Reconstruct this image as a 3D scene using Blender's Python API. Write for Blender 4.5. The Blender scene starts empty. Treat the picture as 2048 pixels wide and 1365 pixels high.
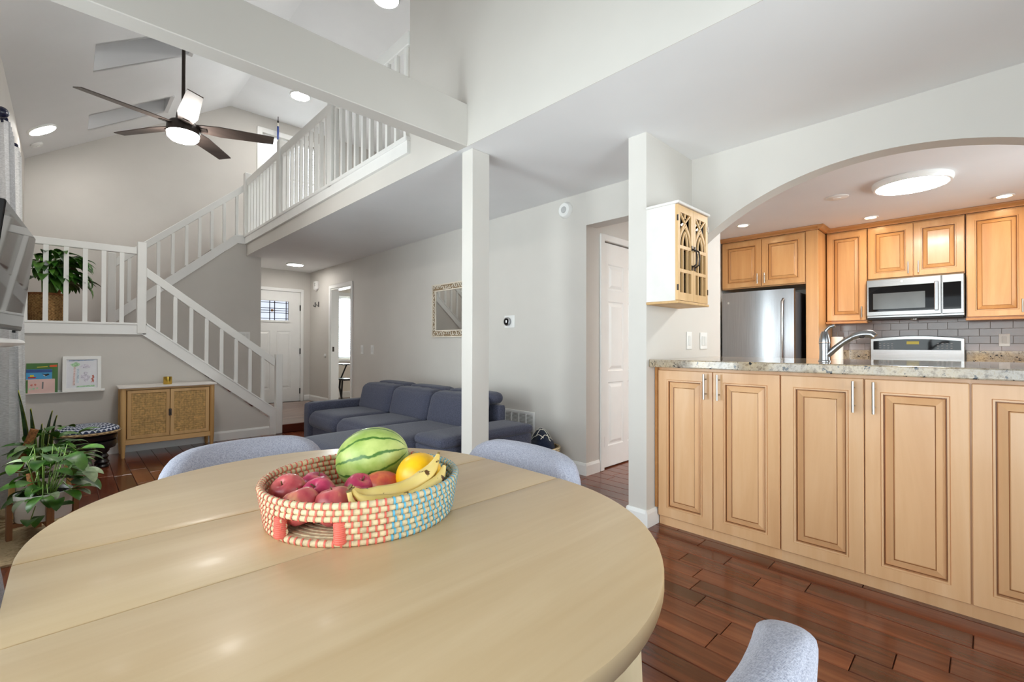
import bpy, bmesh, math, random
from mathutils import Vector, Matrix
R = math.radians
PI = math.pi
rnd = random.Random(11)
scene = bpy.context.scene
COL = scene.collection

# ------------------------------------------------------------------ camera
yaw, pitch, roll, FPX = R(45.939), R(.481), R(.113), 917.95
cam_d = bpy.data.cameras.new('camera')
cam_d.sensor_width = 36.0
cam_d.lens = FPX / 2048 * 36.0
cam_d.clip_start = .02
cam = bpy.data.objects.new('camera', cam_d)
COL.objects.link(cam)
_f = Vector((math.cos(yaw) * math.cos(pitch), math.sin(yaw) * math.cos(pitch), math.sin(pitch)))
_r = Vector((math.sin(yaw), -math.cos(yaw), 0))
_u = _r.cross(_f)
_r2 = math.cos(roll) * _r + math.sin(roll) * _u
_u2 = -math.sin(roll) * _r + math.cos(roll) * _u
_m = Matrix((_r2, _u2, -_f)).transposed().to_4x4()
_m.translation = Vector((0, 0, 1.12))
cam.matrix_world = _m
scene.camera = cam

# ------------------------------------------------------------------ world, daylight, exposure
world = bpy.data.worlds.new('sky')
scene.world = world
world.use_nodes = True
_bg = world.node_tree.nodes['Background']
_bg.inputs[0].default_value = (.95, .97, 1, 1)
_bg.inputs[1].default_value = 1.2
scene.view_settings.view_transform = 'Standard'
scene.view_settings.look = 'None'
scene.view_settings.exposure = 1.12
scene.view_settings.gamma = 1.0
scene.view_settings.use_curve_mapping = False
scene.cycles.max_bounces = 9
scene.cycles.adaptive_threshold = .02
scene.cycles.diffuse_bounces = 6
scene.cycles.glossy_bounces = 4
scene.cycles.transparent_max_bounces = 12
scene.cycles.sample_clamp_indirect = 6.0
scene.cycles.caustics_reflective = False
scene.cycles.caustics_refractive = False


def area(name, loc, rot, sx, sy, power, color=(1, 1, 1)):
    d = bpy.data.lights.new(name, 'AREA')
    d.shape = 'RECTANGLE'
    d.size, d.size_y = sx, sy
    d.energy = power
    d.color = color
    o = bpy.data.objects.new(name, d)
    o.location = loc
    o.rotation_euler = rot
    COL.objects.link(o)
    return o


DAY = (1.0, .985, .965)
# daylight that enters through the openings of the house (each outside its pane; the kitchen one is added)
area('daylight_patio_door', (-1.05, .45, 1.0), (0, R(-110), 0), 2.0, 2.8, 48, DAY)
area('daylight_side_window', (-1.05, 2.38, 1.2), (0, R(-112), 0), 2.0, .8, 36, DAY)
area('daylight_side_window_far', (-1.05, 3.75, 1.2), (0, R(-112), 0), 2.0, .6, 34, DAY)
area('daylight_back_window', (1.0, -2.1, 1.1), (R(110), 0, 0), 2.2, 2.0, 46, DAY)
area('added_kitchen_window_fill', (4.75, -1.62, 1.6), (R(90), 0, 0), 1.5, 1.1, 27, DAY)  # unseen source, added to lift the dark kitchen ceiling
area('daylight_skylight_low', (.57, 6.07, 4.95), (0, 0, 0), .75, .5, .3, DAY)
area('daylight_skylight_high', (.57, 7.88, 4.95), (0, 0, 0), .75, .5, .25, DAY)
area('daylight_gable_window', (2.85, 8.86, 4.1), (R(-90), 0, 0), .95, 1.4, 80, DAY)
area('daylight_study_window', (4.1, 8.86, 1.5), (R(-90), 0, 0), 1.0, 1.2, 130, DAY)
area('daylight_door_glass', (2.56, 8.86, 1.72), (R(-90), 0, 0), .55, .36, .1, DAY)

# ------------------------------------------------------------------ mesh builder


def lin(c):
    out = []
    for k in c:
        k = k / 255.0
        out.append(k / 12.92 if k <= .04045 else ((k + .055) / 1.055) ** 2.4)
    return (out[0], out[1], out[2], 1.0)


class MB:
    def __init__(s):
        s.v, s.f, s.mi = [], [], []

    def add(s, vs, fs, m=0):
        b = len(s.v)
        s.v += [tuple(p) for p in vs]
        s.f += [tuple(b + i for i in q) for q in fs]
        s.mi += [m] * len(fs)
        return s

    def box(s, x0, x1, y0, y1, z0, z1, m=0):
        if x0 > x1: x0, x1 = x1, x0
        if y0 > y1: y0, y1 = y1, y0
        if z0 > z1: z0, z1 = z1, z0
        vs = [(x0, y0, z0), (x1, y0, z0), (x1, y1, z0), (x0, y1, z0), (x0, y0, z1), (x1, y0, z1), (x1, y1, z1), (x0, y1, z1)]
        return s.add(vs, [(0, 3, 2, 1), (4, 5, 6, 7), (0, 1, 5, 4), (1, 2, 6, 5), (2, 3, 7, 6), (3, 0, 4, 7)], m)

    def bar(s, p, q, w, h, up=(0, 0, 1), m=0):
        """box of section w x h between two points; h is measured along `up`."""
        p, q = Vector(p), Vector(q)
        d = (q - p).normalized()
        side = d.cross(Vector(up)).normalized()
        u = side.cross(d).normalized()
        a, b = side * w / 2, u * h / 2
        vs = [p - a - b, p + a - b, p + a + b, p - a + b, q - a - b, q + a - b, q + a + b, q - a + b]
        return s.add(vs, [(0, 3, 2, 1), (4, 5, 6, 7), (0, 1, 5, 4), (1, 2, 6, 5), (2, 3, 7, 6), (3, 0, 4, 7)][:], m)

    def prism(s, poly, axis, a, b, m=0):
        """poly (2-D) extruded along an axis: 'x' poly=(y,z), 'y' poly=(x,z), 'z' poly=(x,y)."""
        def at(p, t):
            return (t, p[0], p[1]) if axis == 'x' else (p[0], t, p[1]) if axis == 'y' else (p[0], p[1], t)
        n = len(poly)
        vs = [at(p, a) for p in poly] + [at(p, b) for p in poly]
        fs = [tuple(range(n))[::-1], tuple(range(n, 2 * n))] + [(i, (i + 1) % n, n + (i + 1) % n, n + i) for i in range(n)]
        return s.add(vs, fs, m)

    def tube(s, pts, r, n=8, cap=True, closed=False, m=0, flat=1.0):
        pts = [Vector(p) for p in pts]
        k = len(pts)
        rs = r if isinstance(r, (list, tuple)) else [r] * k
        up = None
        rings = []
        for i, p in enumerate(pts):
            if closed:
                d = pts[(i + 1) % k] - pts[i - 1]
            else:
                d = pts[min(i + 1, k - 1)] - pts[max(i - 1, 0)]
            d.normalize()
            if up is None:
                up = Vector((0, 0, 1)) if abs(d.z) < .9 else Vector((0, 1, 0))
            side = d.cross(up).normalized()
            up2 = side.cross(d).normalized()
            up = up2
            rings.append([p + (side * math.cos(2 * PI * j / n) + up2 * math.sin(2 * PI * j / n) * flat) * rs[i] for j in range(n)])
        vs = [q for ring in rings for q in ring]
        fs = []
        for i in range(k if closed else k - 1):
            a, b = i * n, ((i + 1) % k) * n
            fs += [(a + j, a + (j + 1) % n, b + (j + 1) % n, b + j) for j in range(n)]
        if cap and not closed:
            fs += [tuple(range(n))[::-1], tuple(range((k - 1) * n, k * n))]
        return s.add(vs, fs, m)

    def lathe(s, prof, n=24, c=(0, 0, 0), sy=1.0, m=0, rot=None):
        vs, fs = [], []
        for r, z in prof:
            for j in range(n):
                a = 2 * PI * j / n
                p = Vector((r * math.cos(a), r * sy * math.sin(a), z))
                if rot is not None: p = rot @ p
                vs.append((p.x + c[0], p.y + c[1], p.z + c[2]))
        for i in range(len(prof) - 1):
            fs += [(i * n + j, i * n + (j + 1) % n, (i + 1) * n + (j + 1) % n, (i + 1) * n + j) for j in range(n)]
        if prof[0][0] > 1e-6: fs.append(tuple(range(n))[::-1])
        if prof[-1][0] > 1e-6: fs.append(tuple(range((len(prof) - 1) * n, len(prof) * n)))
        return s.add(vs, fs, m)

    def ell(s, c, rx, ry, rz, nu=20, nv=12, rot=None, m=0):
        prof = [(max(math.sin(PI * i / nv), 1e-7), -math.cos(PI * i / nv)) for i in range(nv + 1)]
        vs, fs = [], []
        for r, z in prof:
            for j in range(nu):
                a = 2 * PI * j / nu
                p = Vector((rx * r * math.cos(a), ry * r * math.sin(a), rz * z))
                if rot is not None: p = rot @ p
                vs.append((p.x + c[0], p.y + c[1], p.z + c[2]))
        for i in range(nv):
            fs += [(i * nu + j, i * nu + (j + 1) % nu, (i + 1) * nu + (j + 1) % nu, (i + 1) * nu + j) for j in range(nu)]
        return s.add(vs, fs, m)

    def soft(s, x0, x1, y0, y1, z0, z1, r=.04, bulge=0.0, n=8, m=0, fn=None, top=None):
        """rounded, slightly swollen box (cushions); top = extra bulge of the upper face only."""
        c = Vector(((x0 + x1) / 2, (y0 + y1) / 2, (z0 + z1) / 2))
        h = Vector((abs(x1 - x0) / 2, abs(y1 - y0) / 2, abs(z1 - z0) / 2))
        r = min(r, min(h) * .99)
        inner = Vector((h.x - r, h.y - r, h.z - r))
        idx = {}
        vs, fs = [], []

        def grid(t):   # denser near the edges
            return math.copysign(1 - (1 - abs(t)) ** 1.6, t)

        def vert(a):
            k = tuple(round(q, 5) for q in a)
            if k in idx: return idx[k]
            g = [grid(q) for q in a]
            p = Vector((g[0] * h.x, g[1] * h.y, g[2] * h.z))
            q = Vector([max(-inner[i], min(inner[i], p[i])) for i in range(3)])
            d = p - q
            if d.length > 1e-9:
                d.normalize()
                o = q + d * r
            else:
                o = p
            if bulge:
                for i in range(3):
                    j, l = (i + 1) % 3, (i + 2) % 3
                    if abs(abs(a[i]) - 1) < 1e-6:
                        o[i] += math.copysign(bulge, a[i]) * (1 - a[j] ** 2) * (1 - a[l] ** 2)
            if top and a[2] > .999:
                o.z += top * (1 - a[0] ** 4) * (1 - a[1] ** 4)
            o = o + c
            if fn: o = Vector(fn(o))
            idx[k] = len(vs)
            vs.append(tuple(o))
            return idx[k]
        for ax in range(3):
            for sg in (-1, 1):
                j, l = (ax + 1) % 3, (ax + 2) % 3
                for p in range(n):
                    for q in range(n):
                        quad = []
                        for dp, dq in ((0, 0), (1, 0), (1, 1), (0, 1)):
                            a = [0, 0, 0]
                            a[ax] = sg
                            a[j] = -1 + 2 * (p + dp) / n
                            a[l] = -1 + 2 * (q + dq) / n
                            quad.append(vert(a))
                        fs.append(tuple(quad if sg > 0 else quad[::-1]))
        return s.add(vs, fs, m)

    def holewall(s, axis, a, b, ur, vr, holes=(), m=0):
        """slab between a and b on an axis ('x': u=y v=z; 'y': u=x v=z; 'z': u=x v=y) with rectangular holes."""
        us = sorted({ur[0], ur[1], *[q for h in holes for q in h[:2] if ur[0] < q < ur[1]]})
        vv = sorted({vr[0], vr[1], *[q for h in holes for q in h[2:] if vr[0] < q < vr[1]]})
        for i in range(len(us) - 1):
            for j in range(len(vv) - 1):
                cu, cv = (us[i] + us[i + 1]) / 2, (vv[j] + vv[j + 1]) / 2
                if any(h[0] < cu < h[1] and h[2] < cv < h[3] for h in holes): continue
                if axis == 'x': s.box(a, b, us[i], us[i + 1], vv[j], vv[j + 1], m)
                elif axis == 'y': s.box(us[i], us[i + 1], a, b, vv[j], vv[j + 1], m)
                else: s.box(us[i], us[i + 1], vv[j], vv[j + 1], a, b, m)
        return s

    def leaf(s, p, az, el, L, W, droop=1.2, fold=.25, n=7, heart=False, m=0, twist=0.0):
        """one blade: a creased strip that bends down along its length."""
        p = Vector(p)
        h = Vector((math.cos(az), math.sin(az), 0))
        side0 = Vector((-math.sin(az), math.cos(az), 0))
        vs, fs = [], []
        pos = p.copy()
        for i in range(n + 1):
            t = i / n
            e = el - droop * t
            d = h * math.cos(e) + Vector((0, 0, 1)) * math.sin(e)
            nrm = side0.cross(d) * -1
            if nrm.z < 0 and abs(e) < 1.2: nrm = -nrm
            side = side0 * math.cos(twist) + nrm * math.sin(twist)
            if heart: w = W * (1.02 * (max(t, .0) ** .35) * (1 - t) ** .75 * 1.55)
            else: w = W * (math.sin(PI * min(1, t * .96 + .04)) ** .8) * (1.12 - .45 * t)
            if i == n: w = .0006
            vs += [pos + side * w / 2 + nrm * fold * w, pos, pos - side * w / 2 + nrm * fold * w]
            pos = pos + d * (L / n)
        for i in range(n):
            a, b = i * 3, i * 3 + 3
            fs += [(a, a + 1, b + 1, b), (a + 1, a + 2, b + 2, b + 1)]
        return s.add(vs, fs, m)

    def build(s, name, mat, parent=None, bevel=0.0, seg=1, smooth=None, org=None):
        me = bpy.data.meshes.new(name)
        if parent is not None:
            o0 = ORG.get(parent.name, Vector((0, 0, 0)))
        elif org is not None:
            o0 = Vector(org)
        else:
            xs, ys, zs = zip(*s.v)
            o0 = Vector(((min(xs) + max(xs)) / 2, (min(ys) + max(ys)) / 2, min(zs)))
        me.from_pydata([(x - o0.x, y - o0.y, z - o0.z) for x, y, z in s.v], [], s.f)
        mats = mat if isinstance(mat, (list, tuple)) else [mat]
        for q in mats: me.materials.append(q)
        if len(mats) > 1:
            me.polygons.foreach_set('material_index', s.mi)
        bm = bmesh.new()
        bm.from_mesh(me)
        if bevel:
            bmesh.ops.remove_doubles(bm, verts=bm.verts, dist=1e-6)
            es = [e for e in bm.edges if len(e.link_faces) == 2 and e.calc_face_angle(0) > .6]
            bmesh.ops.bevel(bm, geom=es, offset=bevel, segments=seg, affect='EDGES', profile=.6, clamp_overlap=True)
        bmesh.ops.recalc_face_normals(bm, faces=bm.faces)
        bm.to_mesh(me)
        bm.free()
        if smooth is not None:
            me.polygons.foreach_set('use_smooth', [True] * len(me.polygons))
            me.set_sharp_from_angle(angle=R(smooth))
        me.update()
        o = bpy.data.objects.new(name, me)
        COL.objects.link(o)
        if parent is not None:
            o.parent = parent
            ORG[o.name] = o0
        else:
            o.location = o0
            ORG[o.name] = o0
        return o


ORG = {}


def tag(o, label=None, cat=None, group=None, kind=None):
    if label: o['label'] = label
    if cat: o['category'] = cat
    if group: o['group'] = group
    if kind: o['kind'] = kind
    return o


def thing(name, label, cat, loc=(0, 0, 0), group=None, kind=None):
    o = bpy.data.objects.new(name, None)
    o.empty_display_size = .05
    o.location = loc
    COL.objects.link(o)
    ORG[o.name] = Vector(loc)
    return tag(o, label, cat, group, kind)


def struct(o, label=None):
    o['kind'] = 'structure'
    if label: o['label'] = label
    return o


def copy_tree(o, parent=None):
    c = o.copy()
    COL.objects.link(c)
    if parent is not None: c.parent = parent
    for ch in list(o.children):
        copy_tree(ch, c)
    return c


def B(*a, **k):
    return MB().box(*a, **k)
# ------------------------------------------------------------------ materials


def newmat(name):
    m = bpy.data.materials.new(name)
    m.use_nodes = True
    nt = m.node_tree
    return m, nt, nt.nodes['Principled BSDF']


def N(nt, t, **k):
    n = nt.nodes.new(t)
    for a, b in k.items():
        if a.startswith('i_'):
            n.inputs[a[2:].replace('_', ' ')].default_value = b
        else:
            setattr(n, a, b)
    return n


def L(nt, a, b):
    nt.links.new(a, b)


def coords(nt, scale=(1, 1, 1), kind='Object', rnd_shift=False):
    tc = N(nt, 'ShaderNodeTexCoord')
    mp = N(nt, 'ShaderNodeMapping')
    mp.inputs['Scale'].default_value = scale
    L(nt, tc.outputs[kind], mp.inputs['Vector'])
    if rnd_shift:
        oi = N(nt, 'ShaderNodeObjectInfo')
        mu = N(nt, 'ShaderNodeMath', operation='MULTIPLY')
        mu.inputs[1].default_value = 37.0
        L(nt, oi.outputs['Random'], mu.inputs[0])
        cb = N(nt, 'ShaderNodeCombineXYZ')
        for q in range(3): L(nt, mu.outputs[0], cb.inputs[q])
        L(nt, cb.outputs[0], mp.inputs['Location'])
    return mp.outputs['Vector']


def ramp(nt, fac, stops):
    r = N(nt, 'ShaderNodeValToRGB')
    e = r.color_ramp.elements
    while len(e) < len(stops): e.new(.5)
    for k, (p, c) in enumerate(stops):
        e[k].position = p
        e[k].color = lin(c)
    L(nt, fac, r.inputs[0])
    return r.outputs[0]


def bump(nt, bs, h, strength, dist=.01):
    b = N(nt, 'ShaderNodeBump')
    b.inputs['Strength'].default_value = strength
    b.inputs['Distance'].default_value = dist
    L(nt, h, b.inputs['Height'])
    L(nt, b.outputs[0], bs.inputs['Normal'])


def plain(name, c, rough=.5, metal=0.0, var=.04, scale=6, bstr=0.0, bscale=200, coat=0.0):
    m, nt, bs = newmat(name)
    v = coords(nt)
    nz = N(nt, 'ShaderNodeTexNoise', i_Scale=scale, i_Detail=3.0)
    L(nt, v, nz.inputs['Vector'])
    lo = tuple(max(0, k * (1 - var)) for k in c)
    hi = tuple(min(255, k * (1 + var)) for k in c)
    L(nt, ramp(nt, nz.outputs['Fac'], [(.3, lo), (.7, hi)]), bs.inputs['Base Color'])
    bs.inputs['Roughness'].default_value = rough
    bs.inputs['Metallic'].default_value = metal
    bs.inputs['Coat Weight'].default_value = coat
    if bstr:
        n2 = N(nt, 'ShaderNodeTexNoise', i_Scale=bscale, i_Detail=2.0)
        L(nt, v, n2.inputs['Vector'])
        bump(nt, bs, n2.outputs['Fac'], bstr, .003)
    return m


def wood(name, stops, axis=1, scale=9.0, rough=.4, coat=0.0, per_object=0.0, bstr=.05, fine=1.0):
    m, nt, bs = newmat(name)
    sc = [scale] * 3
    sc[axis] = scale * .09
    v = coords(nt, tuple(sc), rnd_shift=True)
    n1 = N(nt, 'ShaderNodeTexNoise', i_Scale=1.0, i_Detail=6.0, i_Roughness=.62, i_Distortion=.6)
    L(nt, v, n1.inputs['Vector'])
    fac = n1.outputs['Fac']
    if fine:
        sc2 = [scale * 9] * 3
        sc2[axis] = scale * .5
        n2 = N(nt, 'ShaderNodeTexNoise', i_Scale=1.0, i_Detail=3.0)
        L(nt, coords(nt, tuple(sc2), rnd_shift=True), n2.inputs['Vector'])
        mx = N(nt, 'ShaderNodeMath', operation='MULTIPLY_ADD')
        L(nt, n2.outputs['Fac'], mx.inputs[0])
        mx.inputs[1].default_value = .22 * fine
        sb = N(nt, 'ShaderNodeMath', operation='SUBTRACT')
        L(nt, fac, sb.inputs[0])
        sb.inputs[1].default_value = .11 * fine
        L(nt, sb.outputs[0], mx.inputs[2])
        fac = mx.outputs[0]
    colr = ramp(nt, fac, stops)
    if per_object:
        oi = N(nt, 'ShaderNodeObjectInfo')
        mr = N(nt, 'ShaderNodeMapRange')
        mr.inputs['To Min'].default_value = 1 - per_object
        mr.inputs['To Max'].default_value = 1 + per_object
        L(nt, oi.outputs['Random'], mr.inputs['Value'])
        hs = N(nt, 'ShaderNodeHueSaturation')
        L(nt, mr.outputs[0], hs.inputs['Value'])
        L(nt, colr, hs.inputs['Color'])
        colr = hs.outputs[0]
    L(nt, colr, bs.inputs['Base Color'])
    bs.inputs['Roughness'].default_value = rough
    bs.inputs['Coat Weight'].default_value = coat
    bs.inputs['Coat Roughness'].default_value = .12
    if bstr: bump(nt, bs, fac, bstr, .004)
    return m


def fabric(name, c1, c2, scale=260, rough=.95, mid=.5, big=0.0, c3=None):
    m, nt, bs = newmat(name)
    v = coords(nt)
    n1 = N(nt, 'ShaderNodeTexNoise', i_Scale=scale, i_Detail=2.0)
    L(nt, v, n1.inputs['Vector'])
    sx = coords(nt, (scale * .35, scale * 1.6, scale * .35))
    n2 = N(nt, 'ShaderNodeTexNoise', i_Scale=1.0, i_Detail=1.0)
    L(nt, sx, n2.inputs['Vector'])
    sz = coords(nt, (scale * 1.4, scale * .3, scale * 1.4))
    n3 = N(nt, 'ShaderNodeTexNoise', i_Scale=1.0, i_Detail=1.0)
    L(nt, sz, n3.inputs['Vector'])
    a = N(nt, 'ShaderNodeMath', operation='ADD')
    L(nt, n2.outputs['Fac'], a.inputs[0])
    L(nt, n3.outputs['Fac'], a.inputs[1])
    b = N(nt, 'ShaderNodeMath', operation='MULTIPLY_ADD')
    L(nt, a.outputs[0], b.inputs[0])
    b.inputs[1].default_value = .33
    c = N(nt, 'ShaderNodeMath', operation='MULTIPLY')
    L(nt, n1.outputs['Fac'], c.inputs[0])
    c.inputs[1].default_value = .34
    L(nt, c.outputs[0], b.inputs[2])
    L(nt, ramp(nt, b.outputs[0], [(.36, c1), (.62, c2)]), bs.inputs['Base Color'])
    bs.inputs['Roughness'].default_value = rough
    bs.inputs['Specular IOR Level'].default_value = .15
    bs.inputs['Sheen Weight'].default_value = .15
    bump(nt, bs, b.outputs[0], .35, .004)
    return m


def glow(name, c, strength):
    m, nt, bs = newmat(name)
    bs.inputs['Base Color'].default_value = lin(c)
    bs.inputs['Emission Color'].default_value = lin(c)
    bs.inputs['Emission Strength'].default_value = strength
    return m


def pane(name, tint=(240, 246, 248), gloss=.12):
    m, nt, bs = newmat(name)
    out = nt.nodes['Material Output']
    tr = N(nt, 'ShaderNodeBsdfTransparent')
    tr.inputs[0].default_value = lin(tint)
    gl = N(nt, 'ShaderNodeBsdfGlossy')
    gl.inputs['Roughness'].default_value = .02
    mx = N(nt, 'ShaderNodeMixShader')
    fr = N(nt, 'ShaderNodeFresnel')
    fr.inputs[0].default_value = 1.45
    L(nt, fr.outputs[0], mx.inputs[0])
    L(nt, tr.outputs[0], mx.inputs[1])
    L(nt, gl.outputs[0], mx.inputs[2])
    L(nt, mx.outputs[0], out.inputs['Surface'])
    return m


def sheer(name, c, open_=.35):
    """loosely woven curtain cloth: diffuse + translucent + a little see-through."""
    m, nt, bs = newmat(name)
    out = nt.nodes['Material Output']
    v = coords(nt, (40, 60, 420))
    nz = N(nt, 'ShaderNodeTexNoise', i_Scale=1.0, i_Detail=2.0)
    L(nt, v, nz.inputs['Vector'])
    lo = tuple(k * .86 for k in c)
    colr = ramp(nt, nz.outputs['Fac'], [(.35, lo), (.65, c)])
    df = N(nt, 'ShaderNodeBsdfDiffuse')
    tl = N(nt, 'ShaderNodeBsdfTranslucent')
    tr = N(nt, 'ShaderNodeBsdfTransparent')
    L(nt, colr, df.inputs[0])
    L(nt, colr, tl.inputs[0])
    m1 = N(nt, 'ShaderNodeMixShader')
    m1.inputs[0].default_value = .3
    L(nt, df.outputs[0], m1.inputs[1])
    L(nt, tl.outputs[0], m1.inputs[2])
    m2 = N(nt, 'ShaderNodeMixShader')
    m2.inputs[0].default_value = open_ * .4
    L(nt, m1.outputs[0], m2.inputs[1])
    L(nt, tr.outputs[0], m2.inputs[2])
    L(nt, m2.outputs[0], out.inputs['Surface'])
    return m


def granite(name):
    m, nt, bs = newmat(name)
    v = coords(nt)
    n1 = N(nt, 'ShaderNodeTexNoise', i_Scale=46.0, i_Detail=8.0, i_Roughness=.75)
    n2 = N(nt, 'ShaderNodeTexNoise', i_Scale=34.0, i_Detail=3.0, i_Roughness=.6)
    n3 = N(nt, 'ShaderNodeTexNoise', i_Scale=7.0, i_Detail=3.0)
    for n in (n1, n2, n3): L(nt, v, n.inputs['Vector'])
    base = ramp(nt, n1.outputs['Fac'], [(.28, (84, 74, 64)), (.42, (150, 136, 118)), (.52, (190, 180, 164)), (.66, (166, 148, 120)), (.8, (208, 200, 190))])
    dark = ramp(nt, n2.outputs['Fac'], [(.345, (255, 255, 255)), (.375, (0, 0, 0))])
    mx = N(nt, 'ShaderNodeMix', data_type='RGBA')
    L(nt, dark, mx.inputs['Factor'])
    L(nt, base, mx.inputs['A'])
    mx.inputs['B'].default_value = lin((38, 42, 50))
    tone = ramp(nt, n3.outputs['Fac'], [(.35, (222, 222, 226)), (.65, (255, 244, 224))])
    mm = N(nt, 'ShaderNodeMix', data_type='RGBA', blend_type='MULTIPLY')
    mm.inputs['Factor'].default_value = 1
    L(nt, mx.outputs['Result'], mm.inputs['A'])
    L(nt, tone, mm.inputs['B'])
    L(nt, mm.outputs['Result'], bs.inputs['Base Color'])
    bs.inputs['Roughness'].default_value = .07
    return m


def steel(name, c=(164, 165, 168), rough=.27, axis=2, metal=1.0):
    m, nt, bs = newmat(name)
    sc = [240] * 3
    sc[axis] = 3
    nz = N(nt, 'ShaderNodeTexNoise', i_Scale=1.0, i_Detail=2.0)
    L(nt, coords(nt, tuple(sc)), nz.inputs['Vector'])
    L(nt, ramp(nt, nz.outputs['Fac'], [(.3, tuple(k * .93 for k in c)), (.7, c)]), bs.inputs['Base Color'])
    bs.inputs['Metallic'].default_value = metal
    bs.inputs['Roughness'].default_value = rough
    bump(nt, bs, nz.outputs['Fac'], .03, .001)
    return m


def apple_skin(name, c1, c2, c3):
    m, nt, bs = newmat(name)
    v = coords(nt, (26, 26, 7), rnd_shift=True)
    n1 = N(nt, 'ShaderNodeTexNoise', i_Scale=2.2, i_Detail=4.0)
    L(nt, v, n1.inputs['Vector'])
    v2 = coords(nt, (9, 9, 9), rnd_shift=True)
    n2 = N(nt, 'ShaderNodeTexNoise', i_Scale=2.0, i_Detail=1.0)
    L(nt, v2, n2.inputs['Vector'])
    a = N(nt, 'ShaderNodeMath', operation='MULTIPLY_ADD')
    L(nt, n1.outputs['Fac'], a.inputs[0])
    a.inputs[1].default_value = .45
    b = N(nt, 'ShaderNodeMath', operation='MULTIPLY')
    L(nt, n2.outputs['Fac'], b.inputs[0])
    b.inputs[1].default_value = .55
    L(nt, b.outputs[0], a.inputs[2])
    L(nt, ramp(nt, a.outputs[0], [(.34, c1), (.55, c2), (.68, c3)]), bs.inputs['Base Color'])
    bs.inputs['Roughness'].default_value = .32
    return m


def stripes_melon(name):
    m, nt, bs = newmat(name)
    tc = N(nt, 'ShaderNodeTexCoord')
    nz = N(nt, 'ShaderNodeTexNoise', i_Scale=38.0, i_Detail=5.0)
    L(nt, tc.outputs['Object'], nz.inputs['Vector'])
    sp = N(nt, 'ShaderNodeSeparateXYZ')
    L(nt, tc.outputs['Object'], sp.inputs[0])
    at = N(nt, 'ShaderNodeMath', operation='ARCTAN2')
    L(nt, sp.outputs['Y'], at.inputs[0])
    L(nt, sp.outputs['Z'], at.inputs[1])
    a = N(nt, 'ShaderNodeMath', operation='MULTIPLY')
    a.inputs[1].default_value = 11 / 2
    L(nt, at.outputs[0], a.inputs[0])
    w = N(nt, 'ShaderNodeMath', operation='MULTIPLY_ADD')
    L(nt, nz.outputs['Fac'], w.inputs[0])
    w.inputs[1].default_value = 1.5
    L(nt, a.outputs[0], w.inputs[2])
    sn = N(nt, 'ShaderNodeMath', operation='SINE')
    L(nt, w.outputs[0], sn.inputs[0])
    ab = N(nt, 'ShaderNodeMath', operation='ABSOLUTE')
    L(nt, sn.outputs[0], ab.inputs[0])
    n2 = N(nt, 'ShaderNodeTexNoise', i_Scale=20.0, i_Detail=5.0)
    L(nt, tc.outputs['Object'], n2.inputs['Vector'])
    light = ramp(nt, n2.outputs['Fac'], [(.35, (142, 168, 76)), (.65, (188, 202, 120))])
    mask = ramp(nt, ab.outputs[0], [(.17, (255, 255, 255)), (.34, (0, 0, 0))])
    mx = N(nt, 'ShaderNodeMix', data_type='RGBA')
    L(nt, mask, mx.inputs['Factor'])
    L(nt, light, mx.inputs['A'])
    mx.inputs['B'].default_value = lin((70, 112, 40))
    L(nt, mx.outputs['Result'], bs.inputs['Base Color'])
    bs.inputs['Roughness'].default_value = .38
    return m


def spotted(name, base, base2, spot, scale=40, th=.36):
    m, nt, bs = newmat(name)
    v = coords(nt, rnd_shift=True)
    n1 = N(nt, 'ShaderNodeTexNoise', i_Scale=12.0, i_Detail=2.0)
    n2 = N(nt, 'ShaderNodeTexNoise', i_Scale=scale, i_Detail=3.0)
    L(nt, v, n1.inputs['Vector'])
    L(nt, v, n2.inputs['Vector'])
    c = ramp(nt, n1.outputs['Fac'], [(.35, base), (.65, base2)])
    k = ramp(nt, n2.outputs['Fac'], [(th - .03, (255, 255, 255)), (th, (0, 0, 0))])
    mx = N(nt, 'ShaderNodeMix', data_type='RGBA')
    L(nt, k, mx.inputs['Factor'])
    L(nt, c, mx.inputs['A'])
    mx.inputs['B'].default_value = lin(spot)
    L(nt, mx.outputs['Result'], bs.inputs['Base Color'])
    bs.inputs['Roughness'].default_value = .5
    return m


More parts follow.
